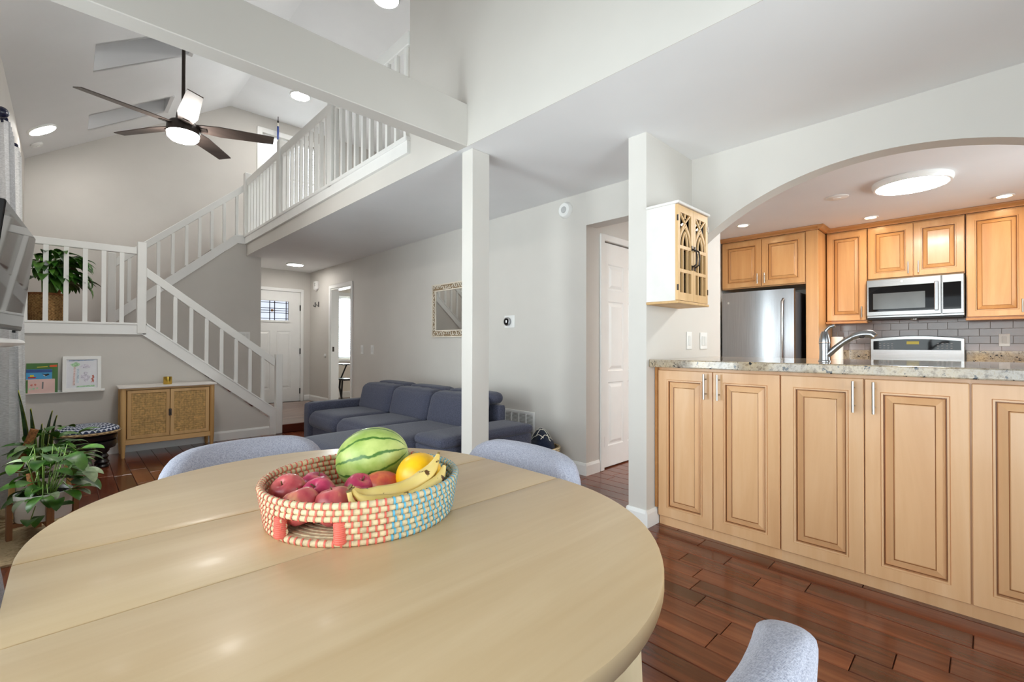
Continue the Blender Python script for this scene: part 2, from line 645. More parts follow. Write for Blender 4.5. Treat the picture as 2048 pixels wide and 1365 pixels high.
def weave(name, c1, c2, sx=90, sz=90, rough=.8, bstr=.6):
    """basket weave: crossing bands from two waves."""
    m, nt, bs = newmat(name)
    tc = N(nt, 'ShaderNodeTexCoord')
    sp = N(nt, 'ShaderNodeSeparateXYZ')
    L(nt, tc.outputs['Object'], sp.inputs[0])
    at = N(nt, 'ShaderNodeMath', operation='ARCTAN2')
    L(nt, sp.outputs['Y'], at.inputs[0])
    L(nt, sp.outputs['X'], at.inputs[1])
    s1 = N(nt, 'ShaderNodeMath', operation='MULTIPLY')
    L(nt, at.outputs[0], s1.inputs[0])
    s1.inputs[1].default_value = sx
    s2 = N(nt, 'ShaderNodeMath', operation='MULTIPLY')
    L(nt, sp.outputs['Z'], s2.inputs[0])
    s2.inputs[1].default_value = sz
    q1 = N(nt, 'ShaderNodeMath', operation='SINE')
    q2 = N(nt, 'ShaderNodeMath', operation='SINE')
    L(nt, s1.outputs[0], q1.inputs[0])
    L(nt, s2.outputs[0], q2.inputs[0])
    mu = N(nt, 'ShaderNodeMath', operation='MULTIPLY')
    L(nt, q1.outputs[0], mu.inputs[0])
    L(nt, q2.outputs[0], mu.inputs[1])
    nz = N(nt, 'ShaderNodeTexNoise', i_Scale=60.0, i_Detail=3.0)
    L(nt, tc.outputs['Object'], nz.inputs['Vector'])
    ad = N(nt, 'ShaderNodeMath', operation='MULTIPLY_ADD')
    L(nt, mu.outputs[0], ad.inputs[0])
    ad.inputs[1].default_value = .28
    L(nt, nz.outputs['Fac'], ad.inputs[2])
    L(nt, ramp(nt, ad.outputs[0], [(.25, c1), (.72, c2)]), bs.inputs['Base Color'])
    bs.inputs['Roughness'].default_value = rough
    bump(nt, bs, ad.outputs[0], bstr, .006)
    return m


def leafmat(name, c1, c2, edge=None, rough=.35):
    m, nt, bs = newmat(name)
    v = coords(nt, (8, 8, 8), rnd_shift=True)
    nz = N(nt, 'ShaderNodeTexNoise', i_Scale=2.0, i_Detail=3.0)
    L(nt, v, nz.inputs['Vector'])
    colr = ramp(nt, nz.outputs['Fac'], [(.35, c1), (.68, c2)])
    oi = N(nt, 'ShaderNodeObjectInfo')
    mr = N(nt, 'ShaderNodeMapRange')
    mr.inputs['To Min'].default_value = .65
    mr.inputs['To Max'].default_value = 1.5
    L(nt, oi.outputs['Random'], mr.inputs['Value'])
    hs = N(nt, 'ShaderNodeHueSaturation')
    L(nt, mr.outputs[0], hs.inputs['Value'])
    L(nt, colr, hs.inputs['Color'])
    L(nt, hs.outputs[0], bs.inputs['Base Color'])
    bs.inputs['Roughness'].default_value = rough
    return m


m_wall = plain('greige_paint', (211, 207, 201), .6, var=.012, scale=2, bstr=.03, bscale=300)
m_wall2 = plain('study_paint', (232, 226, 216), .6, var=.01)
m_ceil = plain('ceiling_paint', (234, 234, 235), .75, var=.008, scale=2)
m_white = plain('white_trim_paint', (240, 240, 238), .35, var=.008)
m_rail = plain('white_railing_paint', (238, 238, 235), .38, var=.008)
m_door = plain('white_door_paint', (238, 238, 236), .4, var=.008)
m_black = plain('black_metal', (26, 24, 24), .4, .3)
m_plastic = plain('white_plastic', (240, 240, 238), .3, var=.01)
m_floor = wood('red_brown_floor_wood', [(.25, (54, 24, 14)), (.45, (102, 50, 30)), (.6, (128, 68, 42)), (.78, (150, 88, 56))], 1, 7, .2, .25, .22, .08, 1.2)
m_sub = plain('floor_joint', (30, 14, 10), .7)
m_foyer = wood('foyer_floor_wood', [(.3, (120, 92, 80)), (.7, (164, 138, 124))], 0, 7, .3, .2, .12)
m_step = wood('step_wood', [(.3, (70, 30, 20)), (.7, (104, 48, 32))], 0, 6, .3, .2)
m_maple = wood('maple_glazed', [(.25, (206, 156, 110)), (.5, (220, 174, 128)), (.75, (230, 190, 148))], 2, 5, .33, .12, .04, .0, .5)
m_maple_warmlit = wood('maple_glazed_warmlit', [(.25, (188, 134, 80)), (.5, (206, 154, 98)), (.75, (218, 172, 118))], 2, 5, .3, .15, .04, .0, .5)  # same maple as the bar, with warm kitchen light put into its colour
m_glaze = plain('dark_glaze', (134, 84, 44), .4, var=.1)
m_crown = wood('maple_crown', [(.3, (170, 112, 60)), (.7, (200, 144, 88))], 1, 5, .35, .1)
m_table = wood('pale_table_wood', [(.25, (193, 162, 119)), (.5, (208, 181, 141)), (.75, (222, 198, 161))], 0, 5, .36, .04, 0, .02, .8)
m_leg = wood('pale_leg_wood', [(.25, (206, 184, 146)), (.75, (226, 206, 172))], 2, 6, .4)
m_tweed = fabric('grey_lavender_tweed', (134, 136, 152), (186, 187, 200), 520)
m_sofa = fabric('slate_blue_fabric', (54, 56, 70), (84, 86, 103), 240)
m_steel = steel('brushed_steel')
m_steelh = steel('brushed_steel_across', axis=1, c=(178, 178, 178))
m_nickel = steel('satin_nickel', (190, 188, 184), .3)
m_granite = granite('speckled_granite')
m_glass = pane('clear_glass')
m_blackglass = plain('black_glass', (14, 14, 16), .04, var=.0)
m_skypane = pane('dimmed_skylight_glass', (120, 122, 126))  # dark tint added to cut the daylight in the skylight wells
m_acrylic = pane('clear_acrylic', (226, 230, 234))
m_inside = plain('dark_cabinet_inside', (92, 62, 40), .7)
m_blackglass.node_tree.nodes['Principled BSDF'].inputs['Specular IOR Level'].default_value = .28
m_doorglass = pane('textured_door_glass', (204, 207, 214))
m_led2 = glow('entrance_lamp_diffuser', (255, 251, 245), 26.0)
m_led = glow('lamp_diffuser', (255, 251, 245), 56.0)
m_warmled = glow('warm_lamp_diffuser', (255, 222, 172), 40.0)
m_bronze = plain('dark_bronze', (58, 50, 46), .35, .5)
m_blade = wood('dark_blade_wood', [(.3, (66, 56, 52)), (.7, (92, 80, 74))], 0, 6, .4)
m_curtain = sheer('grey_linen_sheer', (226, 226, 228))
m_curtain2 = sheer('white_voile', (250, 250, 250), .2)
m_navy = plain('navy_enamel', (22, 26, 52), .25)
m_oak = wood('light_oak', [(.3, (196, 152, 92)), (.7, (222, 182, 124))], 2, 6, .45, 0, .05)
m_oakx = wood('light_oak_across', [(.3, (196, 152, 92)), (.7, (222, 182, 124))], 0, 6, .45, 0, .05)
m_cane = plain('cane_strand', (206, 168, 106), .6, var=.15, scale=60)
m_caneback = plain('cane_backing', (120, 86, 44), .8)
m_gold = plain('brushed_gold', (214, 178, 84), .25, 1.0)
m_darkwood = plain('black_carved_wood', (24, 21, 22), .35, var=.2, bstr=.3, bscale=60)
m_pot = plain('white_ceramic', (232, 230, 228), .35, var=.01)
m_soil = plain('potting_soil', (34, 24, 18), .95, var=.4, scale=60, bstr=.8, bscale=120)
m_acacia = wood('acacia_wood', [(.3, (118, 72, 38)), (.7, (168, 112, 62))], 2, 8, .5, 0, .15)
m_coir = plain('coir_fibre', (142, 92, 54), .95, var=.25, scale=90, bstr=.8, bscale=200)
m_leafd = leafmat('deep_green_leaf', (26, 66, 18), (60, 108, 32))
m_leafm = leafmat('pothos_leaf', (40, 84, 26), (84, 128, 44))
m_leafv = leafmat('variegated_leaf', (116, 140, 96), (172, 186, 150))
m_snake = leafmat('snake_leaf', (26, 52, 26), (58, 84, 42))
m_snakee = plain('snake_leaf_edge', (176, 184, 72), .4, var=.06)
m_stem = plain('green_stem', (104, 134, 52), .5)
m_jute = weave('jute_weave', (132, 106, 70), (198, 172, 130), 30, 200)
m_seagrass = weave('brown_seagrass', (118, 82, 44), (204, 160, 102), 30, 430, .85, .8)
m_straw = plain('natural_straw', (212, 192, 154), .7, var=.12, scale=90)
m_coral = plain('coral_raffia', (222, 104, 88), .6, var=.06)
m_red = plain('red_raffia', (176, 58, 50), .6, var=.06)
m_blue = plain('blue_raffia', (96, 180, 214), .6, var=.06)
m_melon = stripes_melon('watermelon_rind')
m_yellow = plain('yellow_melon_rind', (240, 184, 20), .35, var=.05, scale=30, bstr=.1, bscale=90)
m_apple = apple_skin('pink_red_apple', (176, 62, 76), (206, 100, 98), (228, 166, 120))
m_apple2 = apple_skin('magenta_apple', (160, 36, 78), (196, 62, 98), (220, 120, 112))
m_mango = apple_skin('blushed_mango', (190, 56, 66), (214, 116, 74), (168, 178, 70))
m_banana = spotted('ripe_banana_peel', (222, 192, 104), (234, 210, 138), (92, 60, 26), 40, .36)
m_banend = plain('banana_stem', (104, 84, 46), .7, var=.3, scale=60)
m_towel = plain('paper_towel', (244, 238, 228), .9, var=.01)
m_mirror = plain('mirror_silver', (236, 238, 236), .02, 1.0, var=0)
m_carveshade = plain('shadowed_carving_ground', (150, 128, 100), .8)  # shade between the scrolls, put into the backing colour
m_carved = plain('whitewashed_carving', (226, 216, 200), .7, var=.05)
m_wash = plain('whitewashed_board', (228, 225, 221), .6, var=.022, scale=7)
m_pine = wood('honey_pine', [(.3, (196, 156, 102)), (.7, (222, 184, 132))], 2, 8, .5)
m_rug = weave('jute_rug_weave', (140, 116, 82), (206, 184, 146), 12, 400)
m_grout = plain('grout', (168, 160, 154), .8)
m_tile = plain('mauve_glass_tile', (150, 138, 136), .16, var=.05, scale=3)
m_navyblanket = fabric('navy_blanket', (18, 24, 40), (34, 42, 62), 200)
m_cream = plain('cream_yarn', (232, 228, 216), .9)
# ------------------------------------------------------------------ the shell of the house
XL, XR, YF, H = 1.9, 3.2, 8.66, 2.44
XW = -.42              # window wall
YB = -1.5              # wall behind the camera
YS, YU = 6.2, 7.65     # face of the lower stair wall, of the wall under the upper flight

# floor: dark base with planks laid on it
floor = struct(B(XW - .12, 6.6, YB - .1, 8.8, -.06, -.008).build('floor', m_sub, org=(0, 0, 0)), 'dark red-brown plank floor')
PW = .118
plank_mesh = {}


def plank(length, x, y, z=0.0, parent=floor, mat=m_floor, along='y'):
    key = (round(length, 2), mat.name, along)
    if key not in plank_mesh:
        b = MB()
        a, h, t, c = PW / 2 - .0012, length / 2 - .0012, .008, .0022
        vs = [(-a, -h, -t), (a, -h, -t), (a, h, -t), (-a, h, -t), (-a, -h, -c), (a, -h, -c), (a, h, -c), (-a, h, -c),
              (-a + c, -h + c, 0), (a - c, -h + c, 0), (a - c, h - c, 0), (-a + c, h - c, 0)]
        if along == 'x': vs = [(q[1], -q[0], q[2]) for q in vs]
        b.add(vs, [(0, 1, 5, 4), (1, 2, 6, 5), (2, 3, 7, 6), (3, 0, 4, 7), (4, 5, 9, 8), (5, 6, 10, 9), (6, 7, 11, 10), (7, 4, 8, 11), (8, 9, 10, 11)])
        me = bpy.data.meshes.new('plank')
        me.from_pydata(b.v, [], b.f)
        me.materials.append(mat)
        plank_mesh[key] = (me, b)
    me, b = plank_mesh[key]
    return (me, b, (x, y, z))


plan = []
LENS = (.36, .54, .72, .9, 1.14)
x = XW + PW / 2
while x < 6.58:
    y = YB - rnd.random() * .8
    while y < 8.7:
        ln = rnd.choice(LENS)
        cx, cy = x, y + ln / 2
        inside = (cy - ln / 2 < YF) and not (cx > 1.9 and cy > 6.2 + ln / 2 - .02)
        if inside:
            plan.append(plank(ln, cx, cy))
        y += ln
    x += PW


def plank_rank(p):
    x, y, z = p[2]
    d = math.hypot(x, y)
    fwd = x * _f.x + y * _f.y
    if fwd < .3: return 50 + d
    u = (x * _r.x + y * _r.y) / fwd
    w = 0 if -1.3 < u < 1.25 else 20
    seen = 0
    if x > 2.66 and not (1.5 < y < 2.4): seen = 12          # behind the bar cabinets
    if (x - .46) ** 2 + (y - 1) ** 2 < .2: seen = 12        # under the table
    return d + w + seen


plan.sort(key=plank_rank)
rest = MB()
for i, (me, b, loc) in enumerate(plan):
    if i < 298:
        o = bpy.data.objects.new('plank', me)
        COL.objects.link(o)
        o.parent = floor
        o.location = loc
    else:
        rest.add([(p[0] + loc[0], p[1] + loc[1], p[2] + loc[2]) for p in b.v], b.f)
o = rest.build('plank_field', m_floor, floor)
tag(o, kind='stuff')

# entrance level, one step up
fo = struct(B(1.9, XR, 6.2, 8.66, -.01, .09).build('floor', m_sub, org=(0, 0, 0)), 'raised entrance floor of brown planks')
for k in range(21):
    yy = 6.29 + k * PW
    if yy > 8.62: break
    me, b, loc = plank(1.28 if k % 2 else 1.14, 2.55, yy, .1, fo, m_foyer, 'x')
    o = bpy.data.objects.new('plank', me)
    COL.objects.link(o)
    o.parent = fo
    o.location = loc
struct(B(1.885, XR, 6.165, 6.235, 0, .108).build('trim_step', m_step, bevel=.006), 'red-brown step nosing at the entrance')
struct(B(3.32, 5.6, 5.4, 8.66, -.01, .1).build('floor', m_foyer, org=(0, 0, 0)), 'floor of the room beyond the hall doorway')

# window wall on the left
W1 = (-.8, 1.75, .1, 2.15)
W2 = (2.0, 2.76, .4, 2.45)
W9 = (3.46, 4.03, .4, 2.45)
struct(MB().holewall('x', XW - .12, XW, (YB - .1, 8.8), (0, 3.56), [W1, W2, W9]).build('wall_left', m_wall, org=(0, 0, 0)))
# wall behind the camera
W3 = (.05, 1.95, .15, 2.3)
W8 = (4.0, 5.5, 1.05, 2.15)  # kitchen opening out of view, added for its light
struct(MB().holewall('y', YB - .12, YB, (XW, 6.6), (0, 5.1), [W3, W8]).build('wall_back', m_wall, org=(0, 0, 0)))
# gable / front wall
D1 = (2.12, 3.035, .09, 2.065)
GW = (2.38, 3.32, 3.42, 4.78)
SW = (3.7, 4.5, .85, 2.05)
struct(MB().holewall('y', YF, YF + .14, (XW - .12, 6.6), (0, 5.2), [D1, GW, SW]).build('wall_front', m_wall, org=(0, 0, 0)))
# hall wall with the doorway
D3 = (6.94, 7.72, .0, 2.06)
struct(MB().holewall('x', XR, XR + .12, (2.39, YF), (0, H), [D3]).build('wall_hall', m_wall, org=(0, 0, 0)))
struct(B(XR, XR + .15, 1.58, 2.39, 2.152, H).build('wall_header', m_wall), 'header over the hallway opening')
# short wall beside the bar
struct(B(2.56, 3.69, 1.455, 1.58, 0, H).build('wall_pier', m_wall), 'short wall standing beside the bar cabinets')
# arch wall
arc = []
for k in range(41):
    yy = 1.455 - (1.455 + .615) * k / 40
    arc.append((yy, 2.19 - 1.56 + math.sqrt(1.56 ** 2 - (yy - .42) ** 2)))
poly = [(1.455, H)] + arc + [(-.615, 0), (YB, 0), (YB, H)]
struct(MB().prism(poly, 'x', 3.19, 3.31).build('wall_arch', m_wall, smooth=20), 'wall with the wide arched opening to the kitchen')
# closet wall of the hallway
struct(MB().holewall('y', 2.39, 2.5, (XR + .12, 5.0), (0, H), [(3.45, 4.22, 0, 2.06)]).build('wall_closet', m_wall))
struct(B(4.9, 6.6, 2.32, 2.39, 0, H).build('wall_kitchen_side', m_wall))
struct(B(3.45, 4.22, 2.52, 2.56, 0, H).build('wall_closet_back', m_wall))
struct(B(6.53, 6.62, YB, 2.4, 0, H).build('wall_kitchen', m_wall))
# wall above the dining side of the loft
struct(MB().box(XL - .003, XL, YB, 3.11, H, 5.1).box(XL, XL + .12, YB, 3.11, 2.70, 5.1).build('wall_loft', m_wall))
struct(B(4.6, 4.7, YB, YF, 2.7, 5.1).build('wall_loft_far', m_wall))
# loft floor = lower ceiling
struct(B(XL, 6.6, YB, YF, H, 2.70).build('ceiling_lower', m_ceil), 'low flat ceiling under the loft')
struct(B(XL - .003, XL, 3.11, 7.65, H, 2.605).build('wall_fascia', m_wall), 'painted edge of the loft floor')
# upper flat ceiling over the loft
struct(B(XL, 4.7, YB, 8.75, 5.06, 5.16).build('ceiling_loft', m_ceil), 'high flat ceiling over the loft')
# sloped ceiling with two skylight wells
SL = .66


def slope_z(xx):
    return 5.06 + SL * (xx - XL)


SKY = [(.165, .97, 5.79, 6.34), (.165, .97, 7.62, 8.13)]
b = MB()
xs = [XW - .14, .165, .97, XL]
ys = [YB - .1, 5.79, 6.34, 7.62, 8.13, 8.75]
for i in range(3):
    for j in range(5):
        if i == 1 and j in (1, 3): continue
        x0, x1, y0, y1 = xs[i], xs[i + 1], ys[j], ys[j + 1]
        b.add([(x0, y0, slope_z(x0)), (x1, y0, slope_z(x1)), (x1, y1, slope_z(x1)), (x0, y1, slope_z(x0)),
               (x0, y0, slope_z(x0) + .1), (x1, y0, slope_z(x1) + .1), (x1, y1, slope_z(x1) + .1), (x0, y1, slope_z(x0) + .1)],
              [(0, 3, 2, 1), (4, 5, 6, 7), (0, 1, 5, 4), (1, 2, 6, 5), (2, 3, 7, 6), (3, 0, 4, 7)])
struct(b.build('ceiling_slope', m_ceil, org=(0, 0, 0)), 'sloped ceiling with two skylight wells')
for k, (x0, x1, y0, y1) in enumerate(SKY):
    w = MB()
    t = .04
    zt = 4.88
    for poly in ([(x0, slope_z(x0)), (x1, slope_z(x1)), (x1, zt), (x0, zt)],):
        w.prism(poly, 'y', y0 - t, y0 + .002)
        w.prism(poly, 'y', y1 - .002, y1 + t)
    w.box(x0 - t, x0 + .002, y0 - t, y1 + t, slope_z(x0), zt)
    w.box(x1 - .002, x1 + t, y0 - t, y1 + t, slope_z(x1) + .0, zt)
    o = struct(w.build('window_%d' % (4 + k), m_ceil), 'skylight well in the sloped ceiling')
    B(x0, x1, y0, y1, zt - .012, zt - .004).build('pane', m_skypane, o)
# tie beam and post
struct(B(XW, XL, 2.392, 2.50, H, 2.722).build('ceiling_beam', m_wall, bevel=.004), 'painted tie beam crossing the room')
struct(B(1.937, 2.092, 2.388, 2.50, 0, H).build('support_post', m_wall, bevel=.004), 'square painted post under the beam')

# stair enclosure walls
poly = [(XW, 0), (1.81, 0), (1.81, .2), (.565, 1.222), (XW, 1.222)]
struct(MB().prism(poly, 'y', YS, YS + .1).build('wall_stair', m_wall), 'wall below the landing and lower flight')
poly = [(XW, 0), (2.06, 0), (2.06, H), (1.9, H), (1.9, 2.61), (1.78, 2.6), (.735, 1.68), (.43, 1.41), (XW, 1.34)]
struct(MB().prism(poly, 'y', YU, YU + .12).build('wall_upper_flight', m_wall), 'wall under the upper flight of stairs')
struct(B(2.06, 2.1, YU, YF, .0, H).build('wall_entry', m_wall))

# study beyond the doorway
struct(B(5.55, 5.65, 5.4, 8.66, 0, H).build('wall_study', m_wall2))
struct(B(3.32, 5.6, 5.35, 5.42, 0, H).build('wall_study_near', m_wall2))
struct(B(3.325, 5.55, 8.63, 8.655, .1, .85).build('wall_study_panel', m_wall2))
struct(MB().holewall('y', 8.63, 8.655, (3.325, 5.55), (.85, H), [(3.7, 4.5, .85, 2.05)]).build('wall_study_front', m_wall2))

# baseboards


def baseboard(name, pts, z=0.0, h=.105, t=.014, lab=None):
    """pts: [(x0,y0,x1,y1, nx, ny)...] runs along a wall with outward normal n."""
    b = MB()
    for x0, y0, x1, y1, nx, ny in pts:
        prof = [(0, 0), (t, 0), (t, h * .8), (t * .45, h), (0, h)]
        n = len(prof)
        vs = [(x0 + nx * d, y0 + ny * d, z + q) for d, q in prof] + [(x1 + nx * d, y1 + ny * d, z + q) for d, q in prof]
        b.add(vs, [tuple(range(n)), tuple(range(n, 2 * n))] + [(i, (i + 1) % n, n + (i + 1) % n, n + i) for i in range(n)])
    return struct(b.build(name, m_white), lab)


baseboard('baseboard_hall', [(XR, 2.39, XR, 6.19, -1, 0), (XR - .014, 2.39, 3.385, 2.39, 0, -1)])
baseboard('baseboard_pier', [(2.56, 1.455, 2.56, 1.58, -1, 0), (2.56 - .014, 1.455, 2.69, 1.455, 0, -1), (2.56 - .014, 1.58, 3.69, 1.58, 0, 1)])
baseboard('baseboard_stair', [(XW, YS, 1.805, YS, 0, -1)])
baseboard('baseboard_entry', [(XR, 6.22, XR, 6.87, -1, 0), (XR, 7.79, XR, 8.66, -1, 0), (3.1, YF, XR, YF, 0, -1)], z=.1, h=.1)
baseboard('baseboard_upper_flight', [(.45, YU, 2.06, YU, 0, -1)], z=0, h=.1)
baseboard('baseboard_study', [(5.55, 5.42, 5.55, 8.63, -1, 0), (3.33, 8.63, 5.55, 8.63, 0, -1)], z=.1, h=.12)
baseboard('baseboard_left', [(XW, 2.0, XW, YS, 1, 0)])


def casing(name, axis, pos, u0, u1, z1, w=.06, t=.018, z0=0.0, sign=-1, lab=None):
    b = MB()
    a, c = (pos, pos + sign * t)
    if axis == 'x':
        b.box(a, c, u0 - w, u0, z0, z1 + w).box(a, c, u1, u1 + w, z0, z1 + w).box(a, c, u0, u1, z1, z1 + w)
    else:
        b.box(u0 - w, u0, a, c, z0, z1 + w).box(u1, u1 + w, a, c, z0, z1 + w).box(u0, u1, a, c, z1, z1 + w)
    return struct(b.build(name, m_white, bevel=.004), lab)


casing('trim_1', 'y', YF, 2.12, 3.035, 2.065, .05, z0=.09, lab='white casing around the front door')
casing('trim_2', 'x', XR, 6.94, 7.72, 2.06, .055, z0=.1, lab='white casing of the hall doorway')
b = MB()
b.box(XR - .005, XR + .13, 7.70, 7.72, .1, 2.06).box(XR - .005, XR + .13, 6.94, 6.96, .1, 2.06).box(XR - .005, XR + .13, 6.96, 7.70, 2.04, 2.06)
tr3 = struct(b.build('trim_3', m_white), 'jamb lining of the hall doorway')
B(XR + .02, XR + .05, 7.697, 7.70, 1.0, 1.08).build('strike_plate', m_bronze, tr3)
casing('trim_4', 'y', 2.39, 3.45, 4.22, 2.06, .055, lab='white casing of the hallway door')

# front door with leaded glass


def raised(b, axis, pos, u0, u1, z0, z1, sign, d=.006, m=0):
    """one recessed panel with a raised field, drawn as nested frames."""
    rings = [(0, 0), (.010, -d), (.022, -d), (.048, d * .6)]
    vs, fs = [], []
    for k, (ins, off) in enumerate(rings):
        for u, z in ((u0 + ins, z0 + ins), (u1 - ins, z0 + ins), (u1 - ins, z1 - ins), (u0 + ins, z1 - ins)):
            p = pos + sign * off
            vs.append((p, u, z) if axis == 'x' else (u, p, z))
    for k in range(len(rings) - 1):
        fs += [(k * 4 + i, k * 4 + (i + 1) % 4, k * 4 + 4 + (i + 1) % 4, k * 4 + 4 + i) for i in range(4)]
    q = (len(rings) - 1) * 4
    fs.append((q, q + 1, q + 2, q + 3))
    b.add(vs, fs, m)


def panel_slab(axis, face, back, ur, vr, panels, sign, skip=()):
    """door slab whose panels are real recesses."""
    b = MB()
    holes = [p for p in panels] + list(skip)
    mid = face - sign * .012
    b.holewall(axis, face, mid, ur, vr, holes)
    b.holewall(axis, mid, back, ur, vr, skip)
    for p in panels: raised(b, axis, face, p[0], p[1], p[2], p[3], sign)
    return b


fd_glass = (2.30, 2.83, 1.545, 1.885)
fdp = [(2.26, 2.53, .34, 1.355), (2.635, 2.87, .34, 1.355)]
fdoor = thing('door_1', 'white front door with a leaded glass light', 'door', (2.578, YF, .09), kind='structure')
panel_slab('y', YF + .012, YF + .055, (2.122, 3.033), (.10, 2.06), fdp, -1, [fd_glass]).build('door_slab', m_door, fdoor)
b = MB()
x0, x1, z0, z1 = fd_glass
b.box(x0 - .03, x1 + .03, YF - .004, YF + .012, z0 - .03, z0).box(x0 - .03, x1 + .03, YF - .004, YF + .012, z1, z1 + .03)
b.box(x0 - .03, x0, YF - .004, YF + .012, z0, z1).box(x1, x1 + .03, YF - .004, YF + .012, z0, z1)
b.build('glass_frame', m_door, fdoor)
gl = B(x0, x1, YF + .03, YF + .036, z0, z1).build('glass_light', m_doorglass, fdoor)
lead = MB()
for xx in (2.33, 2.525, 2.605, 2.795): lead.box(xx - .006, xx + .006, YF + .022, YF + .03, z0, z1)
for zz in (1.575, 1.675, 1.715, 1.755, 1.855): lead.box(x0, x1, YF + .022, YF + .03, zz - .005, zz + .005)
lead.build('lead_came', m_black, gl)
B(2.545, 2.585, YF + .024, YF + .03, 1.695, 1.735).build('amber_pane', plain('amber_glass', (176, 128, 84), .2), gl)
for zz in (1.78, 1.0, .28): B(3.02, 3.045, YF - .012, YF + .004, zz - .05, zz + .05).build('hinge', m_black, fdoor)
B(2.12, 3.035, YF - .03, YF + .1, .09, .102).build('threshold', m_bronze, fdoor)

# six-panel hallway door
cp = []
for u0, u1 in ((3.545, 3.80), (3.87, 4.125)):
    cp += [(u0, u1, 1.62, 1.86), (u0, u1, .88, 1.52), (u0, u1, .20, .78)]
cdoor = thing('door_2', 'white six-panel door in the hallway', 'door', (3.83, 2.39, 0), kind='structure')
panel_slab('y', 2.402, 2.44, (3.452, 4.218), (.012, 2.05), cp, -1).build('door_slab', m_door, cdoor)
for zz in (1.83, .25): B(3.447, 3.462, 2.382, 2.402, zz - .048, zz + .048).build('hinge', m_black, cdoor)
b = MB().lathe([(.0001, 0), (.03, .004), (.03, .01), (.012, .014), (.012, .04), (.026, .05), (.028, .065), (.0001, .075)], 16, (4.15, 2.4, .95), rot=Matrix.Rotation(R(90), 3, 'X'))
b.build('door_knob', m_black, cdoor, smooth=40)

# windows
def sash(name, axis, pos, u0, u1, z0, z1, t=.05, muntin=True, lab=None):
    b = MB()
    f = .045
    def q(a0, a1, c0, c1):
        if axis == 'x': b.box(pos, pos + t, a0, a1, c0, c1)
        else: b.box(a0, a1, pos, pos + t, c0, c1)
    q(u0, u0 + f, z0, z1); q(u1 - f, u1, z0, z1); q(u0 + f, u1 - f, z0, z0 + f); q(u0 + f, u1 - f, z1 - f, z1)
    if muntin: q(u0 + f, u1 - f, (z0 + z1) / 2 - .02, (z0 + z1) / 2 + .02)
    o = struct(b.build(name, m_white), lab)
    g = MB()
    if axis == 'x': g.box(pos + t * .4, pos + t * .5, u0 + f, u1 - f, z0 + f, z1 - f)
    else: g.box(u0 + f, u1 - f, pos + t * .4, pos + t * .5, z0 + f, z1 - f)
    g.build('pane', m_glass, o)
    return o


sash('window_1', 'x', XW - .1, *W1, muntin=False, lab='tall glazed patio door beside the table')
sash('window_2', 'x', XW - .1, *W2, lab='window on the near side of the television')
sash('window_9', 'x', XW - .1, *W9, lab='window on the far side of the television')
sash('window_3', 'y', YB - .1, *W3, muntin=False, lab='window behind the camera')
sash('window_8', 'y', YB - .1, *W8, lab='unseen kitchen window added to light the ceiling')
gw = sash('window_6', 'y', YF + .06, *GW, lab='high gable window with white blinds above the stairs')
casing('trim_5', 'y', YF, GW[0], GW[1], GW[3], .08, z0=GW[2], lab='white casing of the gable window')
B(GW[0] - .1, GW[1] + .1, YF - .05, YF, GW[2] - .035, GW[2]).build('sill', m_white, gw)
m_blind = sheer('white_blind_slat', (250, 250, 250), .1)
zz = GW[2] + .03
while zz < GW[3] - .03:
    MB().add([(GW[0] + .02, YF + .005, zz - .014), (GW[1] - .02, YF + .005, zz - .014), (GW[1] - .02, YF + .045, zz + .014), (GW[0] + .02, YF + .045, zz + .014),
              (GW[0] + .02, YF + .005, zz - .011), (GW[1] - .02, YF + .005, zz - .011), (GW[1] - .02, YF + .045, zz + .017), (GW[0] + .02, YF + .045, zz + .017)],
             [(0, 3, 2, 1), (4, 5, 6, 7), (0, 1, 5, 4), (1, 2, 6, 5), (2, 3, 7, 6), (3, 0, 4, 7)]).build('slat', m_blind, gw)
    zz += .05
sw = sash('window_7', 'y', YF + .04, *SW, lab='bright window of the room beyond the hall doorway')
casing('trim_6', 'y', 8.63, SW[0], SW[1], SW[3], .07, z0=SW[2] - .05, lab='white casing of the far room window')
zz = SW[2] + .03
while zz < SW[3] - .02:
    MB().add([(SW[0] + .02, YF - .02, zz - .012), (SW[1] - .02, YF - .02, zz - .012), (SW[1] - .02, YF + .02, zz + .012), (SW[0] + .02, YF + .02, zz + .012),
              (SW[0] + .02, YF - .02, zz - .009), (SW[1] - .02, YF - .02, zz - .009), (SW[1] - .02, YF + .02, zz + .015), (SW[0] + .02, YF + .02, zz + .015)],
             [(0, 3, 2, 1), (4, 5, 6, 7), (0, 1, 5, 4), (1, 2, 6, 5), (2, 3, 7, 6), (3, 0, 4, 7)]).build('slat', m_blind, sw)
    zz += .045
B(SW[0] - .09, SW[1] + .09, 8.57, 8.63, SW[2] - .06, SW[2] - .03).build('sill', m_white, sw)

